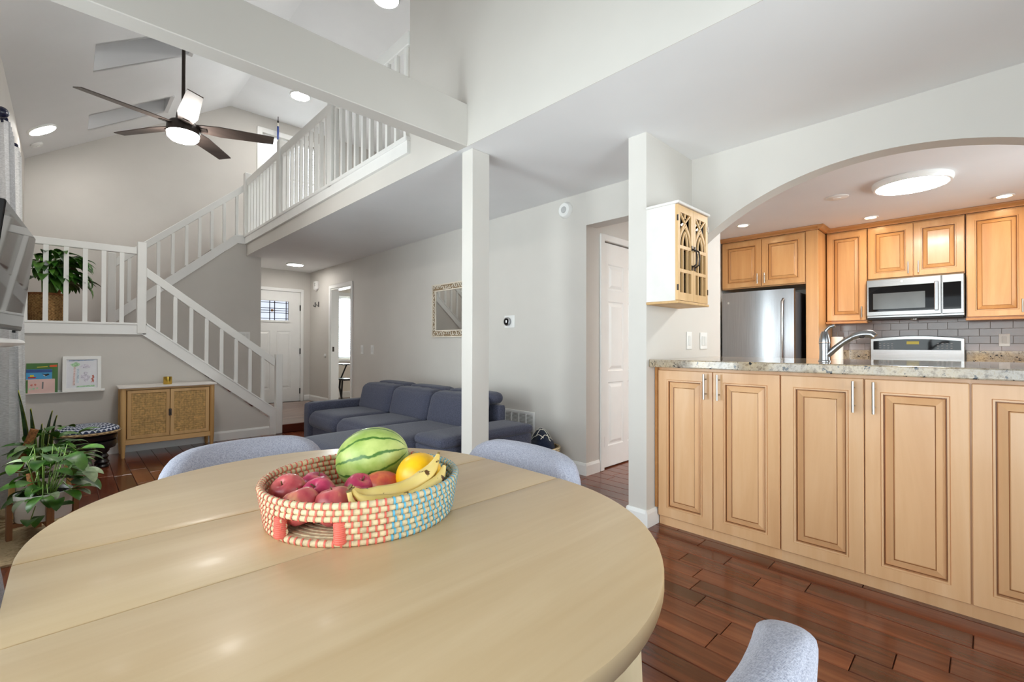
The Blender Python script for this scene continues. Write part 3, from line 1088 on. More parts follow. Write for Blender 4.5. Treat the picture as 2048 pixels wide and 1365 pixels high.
# ------------------------------------------------------------------ stairs and railings
st = thing('staircase', 'two flights of stairs turning at a landing', 'staircase', (.9, 6.9, 0), kind='structure')
LZ = 1.34
n = 7
for i in range(n - 1):
    x0 = 1.86 - .218 * i
    z = LZ / n * (i + 1)
    B(x0 - .245, x0 + .01, YS + .1, YU - .01, z - .03, z).build('tread', m_step, st)
    B(x0 - .02, x0, YS + .1, YU - .01, z - LZ / n, z - .03).build('riser', m_white, st)
B(.53, .55, YS + .1, YU - .01, LZ / n * 6, LZ - .03).build('riser', m_white, st)
B(XW, .55, YS + .03, YF, LZ - .04, LZ).build('landing_floor', m_step, st)
for i in range(7):
    x0 = .43 + .215 * i
    z = LZ + (2.70 - LZ) / 7 * (i + 1)
    if i < 6: B(x0 - .01, x0 + .245, YU + .12, YF, z - .03, z).build('tread', m_step, st)
    B(x0, x0 + .02, YU + .12, YF, z - (2.70 - LZ) / 7, z - .03).build('riser', m_white, st)


def baluster(parent, x, y, z0, z1, w=.036):
    return B(x - w / 2, x + w / 2, y - w / 2, y + w / 2, z0, z1).build('baluster', m_rail, parent)


def newel(parent, x, y, z0, z1, w=.078):
    o = B(x - w / 2, x + w / 2, y - w / 2, y + w / 2, z0, z1).build('newel_post', m_rail, parent, bevel=.006)
    return o


# landing railing
lr = thing('landing_railing', 'white level railing along the front of the stair landing', 'railing', (.15, YS, 1.22))
B(XW, .594, YS - .03, YS + .04, 1.222, 1.318).build('fascia_board', m_white, lr)
B(XW, .594, YS - .038, YS + .045, 1.318, 1.342).build('base_cap', m_white, lr, bevel=.006)
B(XW, .515, YS - .02, YS + .02, 2.062, 2.133).build('handrail', m_rail, lr, bevel=.006)
for xx in (-.29, -.155, -.016, .119, .256, .395): baluster(lr, xx, YS, 1.342, 2.062)
newel(lr, .555, YS, 1.23, 2.195)

# lower flight
lf = thing('lower_flight_railing', 'white sloping railing rising from the floor to the stair landing', 'railing', (1.3, YS, 0))
sk = [(.598, 1.323), (1.884, .294), (1.884, 0.0), (1.804, 0.0), (1.802, .23), (.562, 1.219)]
MB().prism(sk, 'y', YS - .03, YS + .02).build('stringer', m_white, lf)
MB().prism([(.598, 1.342), (1.884, .312), (1.884, .294), (.598, 1.323)], 'y', YS - .038, YS + .03).build('base_cap', m_white, lf)
MB().prism([(.594, 1.931), (1.862, .953), (1.862, .843), (.594, 1.832)], 'y', YS - .02, YS + .02).build('handrail', m_rail, lf, bevel=.005)
for xx in (.696, .845, .991, 1.138, 1.286, 1.435, 1.584, 1.725):
    t = (xx - .598) / (1.883 - .598)
    baluster(lf, xx, YS, 1.336 - 1.029 * t, 1.838 - .985 * (xx - .594) / 1.267)
newel(lf, 1.91, YS, 0, .999)

# upper flight
uf = thing('upper_flight_railing', 'white sloping railing of the upper stair flight below the loft', 'railing', (1.1, YU, LZ))
sk = [(.43, 1.525), (.735, 1.796), (1.756, 2.707), (1.90, 2.707), (1.90, 2.606), (1.78, 2.606), (.735, 1.675), (.43, 1.40)]
MB().prism(sk, 'y', YU - .03, YU).build('stringer', m_white, uf)
MB().prism([(.43, 1.545), (.735, 1.818), (1.756, 2.728), (1.90, 2.728), (1.90, 2.707), (1.756, 2.707), (.735, 1.796), (.43, 1.525)], 'y', YU - .04, YU + .04).build('base_cap', m_white, uf)
MB().prism([(.43, 2.21), (1.862, 3.488), (1.862, 3.382), (.43, 2.10)], 'y', YU - .02, YU + .02).build('handrail', m_rail, uf, bevel=.005)
for xx in (.561, .71, .858, 1.012, 1.165, 1.315, 1.46, 1.611, 1.77):
    zb = 1.545 + .892 * (xx - .43) if xx < 1.756 else 2.728
    baluster(uf, xx, YU, min(zb, 2.728), 2.105 + .894 * (xx - .43))
newel(uf, .39, YU, LZ, 2.27)

# loft railing
lo = thing('loft_railing', 'white railing along the open edge of the loft', 'railing', (XL, 5.4, 2.6))
B(XL - .03, XL, 3.10, 7.66, 2.603, 2.700).build('fascia_board', m_white, lo)
B(XL - .042, XL + .06, 3.10, 7.66, 2.700, 2.738).build('base_cap', m_white, lo, bevel=.006)
B(XL - .02, XL + .02, 3.11, 7.60, 3.455, 3.565).build('handrail', m_rail, lo, bevel=.006)
for yy in (7.61, 6.10, 4.55): newel(lo, XL, yy, 2.70 - .0, 3.655 if yy > 5 else 3.63, .09)
for a, c in ((3.16, 4.47), (4.70, 6.02), (6.24, 7.52)):
    k = round((c - a) / .148)
    for i in range(k + 1): baluster(lo, XL, a + (c - a) * i / k, 2.738, 3.456, .034)
# ------------------------------------------------------------------ kitchen


def cab_door(parent, face, y0, y1, z0, z1, mat=m_maple, handle=None, fr=.062, hz=None, hl=.145):
    """raised-panel door facing -X with its front at x=face; handle='l'/'r' is the side (towards +Y / -Y)."""
    d = MB()
    fb = face + .02
    d.holewall('x', face, fb, (y0, y1), (z0, z1), [(y0 + fr, y1 - fr, z0 + fr, z1 - fr)])
    o = d.build('door', mat, parent, bevel=.003)
    a0, a1, c0, c1 = y0 + fr, y1 - fr, z0 + fr, z1 - fr
    # glazed bead round the opening, then the bevelled raised panel
    g = MB()
    w = .007
    g.box(face - .002, face + .012, a0, a0 + w, c0, c1).box(face - .002, face + .012, a1 - w, a1, c0, c1)
    g.box(face - .002, face + .012, a0 + w, a1 - w, c0, c0 + w).box(face - .002, face + .012, a0 + w, a1 - w, c1 - w, c1)
    g.build('bead', mat, o)
    p = MB()
    rings = [(.007, .016), (.011, .016), (.014, .010), (.042, -.001), (.045, .002), (.048, .000)]
    vs, fs, mi = [], [], []
    for ins, off in rings:
        for u, z in ((a0 + ins, c0 + ins), (a1 - ins, c0 + ins), (a1 - ins, c1 - ins), (a0 + ins, c1 - ins)):
            vs.append((face + off, u, z))
    b = len(p.v)
    p.v += vs
    for k in range(len(rings) - 1):
        for i in range(4):
            p.f.append((k * 4 + i, k * 4 + (i + 1) % 4, k * 4 + 4 + (i + 1) % 4, k * 4 + 4 + i))
            p.mi.append(1 if k in (0, 3) else 0)
    q = (len(rings) - 1) * 4
    p.f.append((q, q + 1, q + 2, q + 3))
    p.mi.append(0)
    p.build('raised_panel', [mat, m_glaze], o)
    if handle:
        hy = y1 - .036 if handle == 'l' else y0 + .036
        zt = hz if hz is not None else z1 - .012
        h = MB()
        h.tube([(face - .032, hy, zt), (face - .032, hy, zt - hl)], .006, 10)
        h.tube([(face - .032, hy, zt - .03), (face + .001, hy, zt - .03)], .0042, 8)
        h.tube([(face - .032, hy, zt - hl + .03), (face + .001, hy, zt - hl + .03)], .0042, 8)
        h.build('bar_handle', m_nickel, o, smooth=40)
    return o


# bar cabinets (dining side)
FX = 2.66
edges = [1.435, 1.094, .746, .396, .046, -.304, -.654]
labs = ['two-door maple bar cabinet next to the short wall', 'two-door maple bar cabinet in the middle of the bar', 'maple bar cabinet at the far right end of the bar']
for k in range(3):
    y1, y0 = edges[2 * k], edges[2 * k + 2]
    cbt = thing('bar_cabinet', labs[k], 'cabinet', (2.9, (y0 + y1) / 2, 0), 'maple cabinets under the bar')
    B(FX + .021, 3.185, y0, y1, .055, .985).build('body', m_maple, cbt)
    B(FX + .025, 3.185, y0, y1, 0, .055).build('plinth', m_maple, cbt)
    ym = edges[2 * k + 1]
    cab_door(cbt, FX, ym + .002, y1 - .003, .06, .965, handle='r', fr=.06)
    cab_door(cbt, FX, y0 + .003, ym - .002, .06, .965, handle='l', fr=.06)
o = B(FX - .002, FX + .03, 1.4355, 1.452, .107, .985).build('filler_strip', m_crown)
tag(o, 'narrow maple filler strip between bar cabinet and short wall', 'filler')

o = B(2.585, 3.62, -.61, 1.452, .985, 1.032).build('countertop', m_granite, bevel=.006, seg=2)
tag(o, 'long speckled granite bar top running under the arch', 'countertop')

# sink side below the bar (kitchen side)
o = B(3.32, 3.58, -.60, 1.40, .1, .985).build('sink_cabinet', m_maple)
tag(o, 'maple base cabinet on the kitchen side of the bar', 'cabinet')

# faucet
fa = thing('faucet', 'brushed steel pull-out faucet standing on the bar top', 'faucet', (3.0, .62, 1.032))
MB().lathe([(.030, 0), (.030, .004), (.026, .008), (.024, .05), (.026, .098), (.028, .10), (.028, .104), (.0001, .104)], 20, (3.0, .62, 1.032)).build('base_column', m_steel, fa, smooth=35)
hd = MB().lathe([(.027, .106), (.0265, .118), (.020, .15), (.013, .165), (.0001, .168)], 18, (3.0, .62, 1.032))
hd.tube([(3.0, .62, 1.18), (3.0, .612, 1.205), (2.998, .595, 1.222), (2.996, .572, 1.228)], [.011, .009, .009, .010], 10)
hd.build('lever_handle', m_steel, fa, smooth=40)
pts = []
for k in range(13):
    t = k / 12
    pts.append((3.0 - .02 * t, .612 - .20 * t, 1.062 + .118 * math.sin(t * 1.75) + .0 * t))
MB().tube(pts[:8], [.017, .017, .016, .0155, .015, .015, .015, .015], 14).build('spout', m_steel, fa, smooth=50)
sp = MB().tube(pts[7:] + [(2.978, .398, 1.166)], [.0165, .019, .020, .0205, .021, .021, .017], 14).build('spray_head', m_steel, fa, smooth=50)
MB().ell((2.962, .45, 1.165), .005, .014, .007, 12, 8).build('spray_button', m_bronze, sp, smooth=60)

# back wall: counters, splash, tiles
for nm, y0, y1, lab in (('countertop', .905, 1.265, 'short granite counter between refrigerator and range'), ('countertop', -1.45, .14, 'granite counter to the right of the range')):
    o = B(5.88, 6.528, y0, y1, .89, .93).build(nm, m_granite, bevel=.004)
    tag(o, lab, 'countertop')
    o = B(6.503, 6.529, y0, y1, .9305, 1.069).build('granite_upstand', m_granite)
    tag(o, lab.replace('counter', 'upstand'), 'upstand')
for y0, y1, lab in ((.905, 1.265, 'maple base cabinet between refrigerator and range'), (-.45, .14, 'maple base cabinet to the right of the range'), (-1.05, -.455, 'maple base cabinet farthest right along the kitchen wall')):
    c = thing('base_cabinet', lab, 'cabinet', (6.2, (y0 + y1) / 2, 0), 'base cabinets along the kitchen wall')
    B(5.94, 6.52, y0, y1, .1, .889).build('body', m_maple, c)
    B(6.0, 6.52, y0, y1, 0, .1).build('plinth', m_maple, c)
    cab_door(c, 5.92, y0 + .003, y1 - .003, .11, .70, handle='r')
    B(5.92, 5.94, y0 + .003, y1 - .003, .71, .885).build('drawer_front', m_maple, c, bevel=.003)

bs = struct(B(6.522, 6.5295, -1.45, 1.265, 1.0695, 1.41).build('wall_splash', m_grout, org=(6.53, 0, 1.07)), 'tiled backsplash of mauve glass subway tile')
TW, TH = .152, .0735
tiles = {}
row = 0
z = 1.0705
while z < 1.40:
    y = 1.264 - (TW / 2 if row % 2 else 0)
    if row % 2:
        cells = [(y, 1.264)]
    else:
        cells = []
    while y > -1.2:
        cells.append((y - TW, y))
        y -= TW
    for a, c in cells:
        ln = round(c - a, 3)
        if ln not in tiles:
            t = MB().box(-.0035, .0035, -ln / 2 + .0013, ln / 2 - .0013, 0, TH - .0026)
            oo = t.build('tile', m_tile, bs, bevel=.001)
            tiles[ln] = oo.data
            bpy.data.objects.remove(oo)
        o = bpy.data.objects.new('tile', tiles[ln])
        COL.objects.link(o)
        o.parent = bs
        o.location = (-.0035 - .008, (a + c) / 2, z - 1.07)
        # meshes were made relative to the splash origin
        o.data = tiles[ln]
    z += TH
    row += 1
for ln, me in tiles.items():
    me.transform(Matrix.Translation(Vector((6.53, 0, 1.07))))

# upper cabinets
UX = 6.2


def upper(lab, y0, y1, z0, doors, group='upper maple cabinets', rail=True, face=UX, back=6.52, hz=None):
    c = thing('upper_cabinet', lab, 'cabinet', ((face + back) / 2, (y0 + y1) / 2, z0), group)
    B(face + .021, back, y0, y1, z0, 2.39).build('body', m_maple_warmlit, c)
    for a, b_, side in doors:
        cab_door(c, face, a + .003, b_ - .003, z0 + .012, 2.375, mat=m_maple_warmlit, handle=side, fr=.058, hz=(z0 + .16 if side else None), hl=.12)
    if rail: B(face - .012, face + .05, y0 - .005, y1 + .005, z0 - .022, z0).build('light_rail', m_crown, c, bevel=.004)
    return c


upper('tall upper maple cabinet between refrigerator panel and microwave', .895, 1.262, 1.385, [(.897, 1.26, 'r')])
upper('short two-door upper maple cabinet above the microwave', .139, .889, 1.822, [(.514, .888, 'r'), (.14, .514, 'l')], rail=False)
upper('tall upper maple cabinet to the right of the microwave', -.27, .132, 1.385, [(-.268, .13, 'r')])
upper('upper maple cabinet at the right edge of the kitchen wall', -.72, -.276, 1.385, [(-.718, -.278, 'l')])
fcab = upper('two-door maple cabinet above the refrigerator', 1.395, 2.298, 1.81, [(1.842, 2.297, 'r'), (1.396, 1.842, 'l')], rail=False, face=5.88)
b = MB()
prof = [(0, 2.391), (-.022, 2.391), (-.026, 2.402), (-.046, 2.422), (-.052, 2.438), (0, 2.438)]


def crown_run(b, p0, p1, nx, ny):
    n = len(prof)
    vs = [(p0[0] + nx * -d, p0[1] + ny * -d, z) for d, z in prof] + [(p1[0] + nx * -d, p1[1] + ny * -d, z) for d, z in prof]
    b.add(vs, [tuple(range(n)), tuple(range(n, 2 * n))] + [(i, (i + 1) % n, n + (i + 1) % n, n + i) for i in range(n)])


crown_run(b, (6.215, -.72), (6.215, 1.268), -1, 0)
crown_run(b, (5.895, 1.262), (5.895, 2.31), -1, 0)
crown_run(b, (5.85, 1.27), (6.215, 1.27), 0, -1)
tag(b.build('crown_moulding', m_crown), 'stepped maple crown moulding above the upper cabinets', 'moulding')
B(5.88, 6.525, 1.272, 1.39, 0, 2.39).build('end_panel', m_maple_warmlit, fcab, bevel=.003)

# microwave
mw = thing('microwave', 'stainless over-the-range microwave with a dark glass window', 'microwave', (6.3, .514, 1.41))
B(6.145, 6.52, .142, .886, 1.412, 1.815).build('body', m_steelh, mw, bevel=.004)
dr = B(6.118, 6.144, .303, .886, 1.432, 1.813).build('door', m_steelh, mw, bevel=.005)
B(6.114, 6.119, .345, .868, 1.475, 1.738).build('window', m_blackglass, dr, bevel=.002)
B(6.1115, 6.1145, .42, .83, 1.5, 1.665).build('screen_mesh', plain('grey_window_mesh', (92, 94, 94), .15, .3), dr)
h = MB().box(6.085, 6.097, .322, .352, 1.468, 1.752)
h.box(6.097, 6.119, .327, .347, 1.478, 1.5).box(6.097, 6.119, .327, .347, 1.72, 1.742)
h.build('handle', m_steel, dr, bevel=.004)
cpn = B(6.118, 6.144, .143, .300, 1.432, 1.813).build('control_panel', m_steelh, mw, bevel=.005)
B(6.114, 6.119, .164, .29, 1.475, 1.738).build('keypad', m_blackglass, cpn, bevel=.002)
B(6.14, 6.5, .15, .88, 1.398, 1.4115).build('vent_grille', m_black, mw)
MB().lathe([(.0001, 0), (.013, .0005), (.013, .002), (.0001, .0025)], 16, (6.117, .60, 1.778), rot=Matrix.Rotation(R(-90), 3, 'Y')).build('badge', m_nickel, dr)

# range
rg = thing('range', 'stainless range with a dark control panel on its back', 'range', (6.2, .52, 0))
B(5.90, 6.52, .148, .897, .02, .905).build('body', m_steelh, rg, bevel=.004)
B(5.885, 6.52, .146, .899, .906, .926).build('cooktop', m_blackglass, rg, bevel=.003)
B(5.872, 5.9, .17, .875, .20, .80).build('oven_door', m_steelh, rg, bevel=.005)
MB().tube([(5.84, .19, .77), (5.84, .855, .77)], .011, 10).build('oven_handle', m_steel, rg, smooth=40)
pl = [(.148, .927), (.897, .927), (.897, 1.195)] + [(.897 - .749 * k / 12, 1.195 + .03 * math.sin(PI * k / 12)) for k in range(1, 12)] + [(.148, 1.195)]
bk = MB().prism(pl, 'x', 6.42, 6.50).build('back_guard', m_steelh, rg, bevel=.005)
cpl = [(.175, 1.075), (.87, 1.075), (.87, 1.168)] + [(.87 - .695 * k / 12, 1.168 + .022 * math.sin(PI * k / 12)) for k in range(1, 12)] + [(.175, 1.168)]
cp_ = MB().prism(cpl, 'x', 6.413, 6.421).build('control_panel', m_blackglass, bk)
B(6.411, 6.4135, .49, .59, 1.135, 1.165).build('clock_display', glow('amber_display', (120, 108, 40), .5), cp_)
for q in range(2):
    for k in range(4):
        for r_ in range(3):
            yy = (.70 if q else .235) + k * .034
            B(6.4115, 6.4135, yy, yy + .016, 1.09 + r_ * .024, 1.098 + r_ * .024).build('touch_key', plain('grey_key_print', (110, 110, 112), .4) if (q, k, r_) == (0, 0, 0) else bpy.data.materials['grey_key_print'], cp_)
B(6.35, 6.44, .165, .88, .93, .955).build('rear_ledge', m_steelh, rg, bevel=.008)

# refrigerator
rf = thing('refrigerator', 'stainless refrigerator with a bowed door under maple cabinets', 'refrigerator', (6.0, 1.82, 0))
B(5.72, 6.45, 1.452, 2.208, .02, 1.715).build('body', plain('dark_grey_enamel', (72, 74, 78), .4), rf, bevel=.004)
arcp = [(5.715, 1.45), (5.715, 2.21)] + [(5.66 - .045 * math.sin(PI * k / 14), 2.21 - .76 * k / 14) for k in range(15)]
MB().prism(arcp, 'z', .62, 1.74).build('upper_door', m_steel, rf, smooth=25)
MB().prism(arcp, 'z', .05, .61).build('freezer_door', m_steel, rf, smooth=25)
MB().tube([(5.635, 1.545, 1.63), (5.585, 1.545, 1.60), (5.58, 1.545, 1.3), (5.585, 1.545, .78), (5.635, 1.545, .75)], .014, 12).build('door_handle', m_steelh, rf, smooth=50)
MB().lathe([(.0001, 0), (.014, .0005), (.014, .003), (.0001, .004)], 16, (5.6465, 2.13, 1.62), rot=Matrix.Rotation(R(-90), 3, 'Y')).build('badge', m_nickel, rf)

# paper towel holder
pt = thing('paper_towel_holder', 'white paper towel roll on an upright holder beside the range', 'paper towel', (6.34, 1.19, .93))
MB().lathe([(.075, 0), (.075, .012), (.0001, .014)], 24, (6.34, 1.19, .93)).build('base', m_steel, pt, smooth=40)
MB().tube([(6.34, 1.19, .94), (6.34, 1.19, 1.275)], .006, 8).build('rod', m_steel, pt)
MB().lathe([(.02, .016), (.058, .016), (.058, .29), (.02, .29)], 28, (6.34, 1.19, .93)).build('paper_roll', m_towel, pt, smooth=40)


# wall plates


def plate(label, axis, pos, u, z, w, h, sign, kind='rocker', n=1, name='light_switch', cat='switch', group=None):
    t = thing(name, label, cat, (pos, u, z) if axis == 'x' else (u, pos, z), group)
    def q(nm, off0, off1, u0, u1, z0, z1, mat, par, bv=.001):
        a, c = pos + sign * off0, pos + sign * off1
        b = MB()
        if axis == 'x': b.box(a, c, u0, u1, z0, z1)
        else: b.box(u0, u1, a, c, z0, z1)
        return b.build(nm, mat, par, bevel=bv)
    q('plate', .0005, .006, u - w / 2, u + w / 2, z - h / 2, z + h / 2, m_plastic, t, .002)
    for k in range(n):
        uu = u + (k - (n - 1) / 2) * .046
        q(kind, .0062, .010, uu - .016, uu + .016, z - .034, z + .034, plain('switch_insert', (228, 228, 226), .35, var=.01) if 'switch_insert' not in bpy.data.materials else bpy.data.materials['switch_insert'], t)
    return t


plate('white wall outlet on the mauve backsplash tile', 'x', 6.5135, -.122, 1.177, .075, .12, -1, 'receptacle', 1, 'wall_outlet', 'outlet')
plate('single white dimmer switch under the hanging wall cabinet', 'y', 1.455, 3.139, 1.152, .075, .122, -1)
plate('double white switch beside the dimmer near the kitchen', 'y', 1.455, 3.375, 1.152, .118, .122, -1, n=2)
plate('three-gang white switch on the wall under the upper flight', 'y', YU, 1.872, 1.245, .165, .118, -1, n=3)
plate('white wall switch nearest the hall doorway', 'x', XR, 6.56, 1.045, .082, .135, -1)
plate('white wall switch between the hall doorway and the mirror', 'x', XR, 6.24, 1.045, .082, .135, -1)

# ceiling lamps


def disc_lamp(label, c, r, rot=None, mat=None, depth=.022, group='round ceiling lamps', name='ceiling_lamp'):
    t = thing(name, label, 'lamp', c, group)
    base = MB().lathe([(r, 0), (r, -depth * .55), (r * .96, -depth), (r * .9, -depth), (r * .9, -depth * .2), (.0001, -depth * .2)], 40, c, rot=rot)
    base.build('lamp_ring', m_white, t, smooth=35)
    MB().lathe([(.0001, -depth * .98), (r * .7, -depth * .96), (r * .89, -depth * .86), (r * .895, -depth * .3)], 40, c, rot=rot).build('diffuser', mat or m_led, t, smooth=60)
    return t


tilt = Matrix.Rotation(-math.atan(SL), 3, 'Y')
disc_lamp('round lamp on the sloped ceiling above the landing', (-.24, 7.706, slope_z(-.24) - .001), .145, tilt, mat=m_led2)
disc_lamp('round lamp on the high ceiling beside the gable window', (2.61, 7.52, 5.059), .15)
disc_lamp('round lamp at the top edge above the loft railing', (2.57, 4.72, 5.059), .15)
disc_lamp('round lamp over the front door entrance', (2.665, 7.86, 2.439), .135, mat=m_led2)
disc_lamp('large round lamp on the kitchen ceiling', (4.83, .41, 2.439), .25, depth=.045)
for c, lab in (((5.325, 1.854, 2.439), 'recessed kitchen downlight in front of the refrigerator cabinet'), ((5.925, .822, 2.439), 'recessed kitchen downlight in front of the microwave cabinet'), ((5.908, -.115, 2.439), 'recessed kitchen downlight nearest the right edge')):
    t = thing('downlight', lab, 'lamp', c, 'recessed kitchen downlights')
    MB().lathe([(.068, 0), (.066, -.006), (.05, -.006), (.046, -.002), (.0001, -.002)], 28, c).build('trim_ring', m_white, t, smooth=35)
    MB().lathe([(.0001, -.004), (.046, -.004), (.046, -.0025)], 24, c).build('bulb', m_warmled, t)
for c, lab in (((6.30, .52, 1.3978), 'small warm lamp under the microwave'), ((6.36, 1.09, 1.3848), 'small warm lamp under the upper cabinet beside the refrigerator')):
    t = thing('under_cabinet_lamp', lab, 'lamp', c, 'lamps under the upper cabinets')
    MB().lathe([(.034, 0), (.034, -.008), (.028, -.009)], 20, c).build('lamp_ring', m_nickel, t, smooth=35)
    MB().lathe([(.0001, -.0085), (.028, -.0085), (.028, -.006)], 20, c).build('bulb', m_warmled, t)
t = thing('ceiling_detector', 'flat white disc on the kitchen ceiling beside the lamp', 'detector', (4.9, .915, 2.439))
MB().lathe([(.085, 0), (.085, -.006), (.07, -.012), (.0001, -.012)], 28, (4.9, .915, 2.439)).build('cover', m_plastic, t, smooth=35)
MB().lathe([(.03, -.0125), (.03, -.016), (.0001, -.017)], 20, (4.9, .915, 2.439)).build('button', m_plastic, t, smooth=35)
c = (-.30, 8.2, slope_z(-.30) - .001)
t = thing('smoke_detector', 'small white smoke detector on the sloped ceiling near the lamp', 'detector', c)
MB().lathe([(.065, 0), (.065, -.012), (.05, -.028), (.0001, -.03)], 28, c, rot=tilt).build('cover', m_plastic, t, smooth=35)
MB().lathe([(.02, -.03), (.018, -.034), (.0001, -.035)], 16, c, rot=tilt).build('button', m_plastic, t, smooth=35)
c = (XR - .001, 2.612, 2.325)
rx = Matrix.Rotation(R(90), 3, 'Y')
t = thing('smoke_detector', 'round white smoke detector high on the hall wall', 'detector', c)
MB().lathe([(.072, 0), (.072, -.014), (.058, -.034), (.0001, -.036)], 32, c, rot=rx).build('cover', m_plastic, t, smooth=35)
MB().lathe([(.03, -.036), (.026, -.042), (.0001, -.043)], 20, c, rot=rx).build('button', plain('grey_plastic', (190, 190, 190), .4), t, smooth=35)

# thermostat
t = thing('thermostat', 'round dark thermostat on a white square wall plate', 'thermostat', (XR, 3.34, 1.36))
B(XR - .006, XR - .0005, 3.264, 3.412, 1.292, 1.416).build('wall_plate', m_plastic, t, bevel=.002)
c = (XR - .006, 3.355, 1.355)
MB().lathe([(.042, 0), (.043, -.012), (.042, -.026), (.038, -.028)], 32, c, rot=rx).build('dial_ring', m_steel, t, smooth=35)
MB().lathe([(.0001, -.0285), (.03, -.0285), (.0385, -.027), (.0385, -.02)], 32, c, rot=rx).build('dial_face', m_blackglass, t, smooth=40)
B(XR - .0352, XR - .0347, 3.348, 3.362, 1.343, 1.367).build('digit_display', glow('pale_display', (210, 214, 216), .8), t)

# return-air grille
t = thing('return_air_grille', 'white louvred return-air grille low on the hall wall', 'vent', (XR, 3.25, .2))
B(XR - .004, XR - .0005, 2.99, 3.52, .19, .472).build('back_plate', m_plastic, t)
fr = MB().holewall('x', XR - .012, XR - .004, (2.985, 3.525), (.185, .477), [(3.01, 3.50, .21, .452)])
fr.build('frame', m_plastic, t, bevel=.002)
for yy in (3.10, 3.20, 3.30, 3.40): B(XR - .012, XR - .004, yy - .008, yy + .008, .21, .452).build('mullion', m_plastic, t)
m_slat = plain('grey_louvre', (176, 174, 170), .5)
for k in range(18):
    zz = .216 + k * .013
    MB().box(XR - .010, XR - .004, 3.01, 3.50, zz, zz + .006).build('louvre', m_slat, t)

# chime box, hooks, small knob by the front door
t = thing('door_chime', 'white door chime box on the wall near the front door', 'chime', (XR, 8.31, 2.12))
B(XR - .05, XR - .0005, 8.26, 8.37, 2.105, 2.245).build('cover', m_plastic, t, bevel=.004)
for k in range(3): B(XR - .0515, XR - .0495, 8.285, 8.315, 2.16 + k * .02, 2.171 + k * .02).build('slot', m_black, t)
MB().lathe([(.02, 0), (.022, -.02), (.0001, -.024)], 16, (XR - .02, 8.31, 2.105)).build('sensor', m_plastic, t, smooth=40)
for yy, lab in ((8.40, 'small black wall hook nearer the front door'), (8.245, 'small black wall hook farther from the front door')):
    t = thing('wall_hook', lab, 'hook', (XR, yy, 1.84), 'black hooks below the chime')
    B(XR - .008, XR - .0005, yy - .017, yy + .017, 1.79, 1.88).build('hook_plate', m_black, t, bevel=.003)
    MB().tube([(XR - .006, yy, 1.81), (XR - .03, yy, 1.805), (XR - .038, yy, 1.82), (XR - .036, yy, 1.835)], .006, 8).build('peg', m_black, t, smooth=50)
t = thing('door_stop', 'small white round bumper on the entrance wall', 'bumper', (XR, 7.92, .93))
MB().lathe([(.035, 0), (.034, -.008), (.022, -.016), (.0001, -.018)], 24, (XR - .0005, 7.95, .93), rot=rx).build('bumper_disc', m_plastic, t, smooth=40)
# ------------------------------------------------------------------ dining table
TZ, TR, TCX, TY0, TY1 = .745, .533, .466, .846, 1.150
tb = thing('dining_table', 'pale wooden extending round table with two leaf seams', 'table', (TCX, (TY0 + TY1) / 2, 0))


def half_disc(cy, sgn, z0, z1, r):
    pts = [(TCX + r * math.cos(PI * k / 48), cy + sgn * r * math.sin(PI * k / 48)) for k in range(49)]
    return pts


g = .0011
pts = half_disc(TY1 + g, 1, 0, 0, TR)
MB().prism(pts, 'z', TZ - .032, TZ).build('table_top', m_table, tb, bevel=.006, seg=2, smooth=50)
pts = half_disc(TY0 - g, -1, 0, 0, TR)
MB().prism(pts, 'z', TZ - .032, TZ).build('table_top', m_table, tb, bevel=.006, seg=2, smooth=50)
MB().box(TCX - TR, TCX + TR, TY0, TY1, TZ - .032, TZ - .0004).build('leaf', m_table, tb, bevel=.005, seg=2, smooth=50)
ap = MB()
for s_ in (-1, 1):
    ap.box(TCX + s_ * .30 - .011, TCX + s_ * .30 + .011, .58, 1.42, TZ - .095, TZ - .033)
ap.box(TCX - .29, TCX + .29, .57, .592, TZ - .095, TZ - .033).box(TCX - .29, TCX + .29, 1.408, 1.43, TZ - .095, TZ - .033)
ap.build('apron', m_leg, tb)
for sx in (-1, 1):
    for sy in (-1, 1):
        x0, y0 = TCX + sx * .248, (TY0 + TY1) / 2 + sy * .545
        MB().tube([(x0, y0, TZ - .034), (x0 + sx * .008, y0 + sy * .008, .44), (x0 + sx * .02, y0 + sy * .02, 0)], [.027, .027, .018], 16).build('leg', m_leg, tb, smooth=50)

# ------------------------------------------------------------------ dining chairs
ch = thing('dining_chair', 'x', 'chair')


def bend(o):
    a, zt, rc = .262, .78, .12
    w = 1.0
    if o.z > zt - rc:
        t = min(1, (o.z - (zt - rc)) / rc)
        w = (a - rc + rc * math.sqrt(1 - t * t)) / a
    Rb = .6
    lean = (o.z - .45) * .10
    ph = o.x * w / Rb
    rr = Rb - o.y
    return (rr * math.sin(ph), (Rb - .21) - rr * math.cos(ph) - lean, o.z)


MB().soft(-.262, .262, -.034, .034, .44, .78, .034, .004, 18, fn=bend).build('backrest', m_tweed, ch, smooth=70)
MB().soft(-.19, .19, -.19, .24, .405, .485, .038, .0, 10, top=.012).build('seat', m_tweed, ch, smooth=70)
for sx in (-1, 1):
    MB().tube([(sx * .17, .17, .41), (sx * .205, .215, 0)], [.02, .011], 10).build('leg', m_leg, ch, smooth=50)
    MB().tube([(sx * .16, -.13, .41), (sx * .20, -.21, 0)], [.02, .011], 10).build('leg', m_leg, ch, smooth=50)
B(-.17, .17, -.15, .20, .385, .408).build('seat_frame', m_leg, ch)
spots = [((.455, 1.585, 0), 180, 'grey upholstered chair at the far end of the table'),
         ((.886, 1.085, 0), 90, 'grey upholstered chair tucked in on the sofa side of the table'),
         ((.49, .405, 0), -5, 'grey upholstered chair nearest the camera, backrest seen edge-on'),
         ((.065, 1.12, 0), -90, 'grey upholstered chair at the left picture edge by the window')]
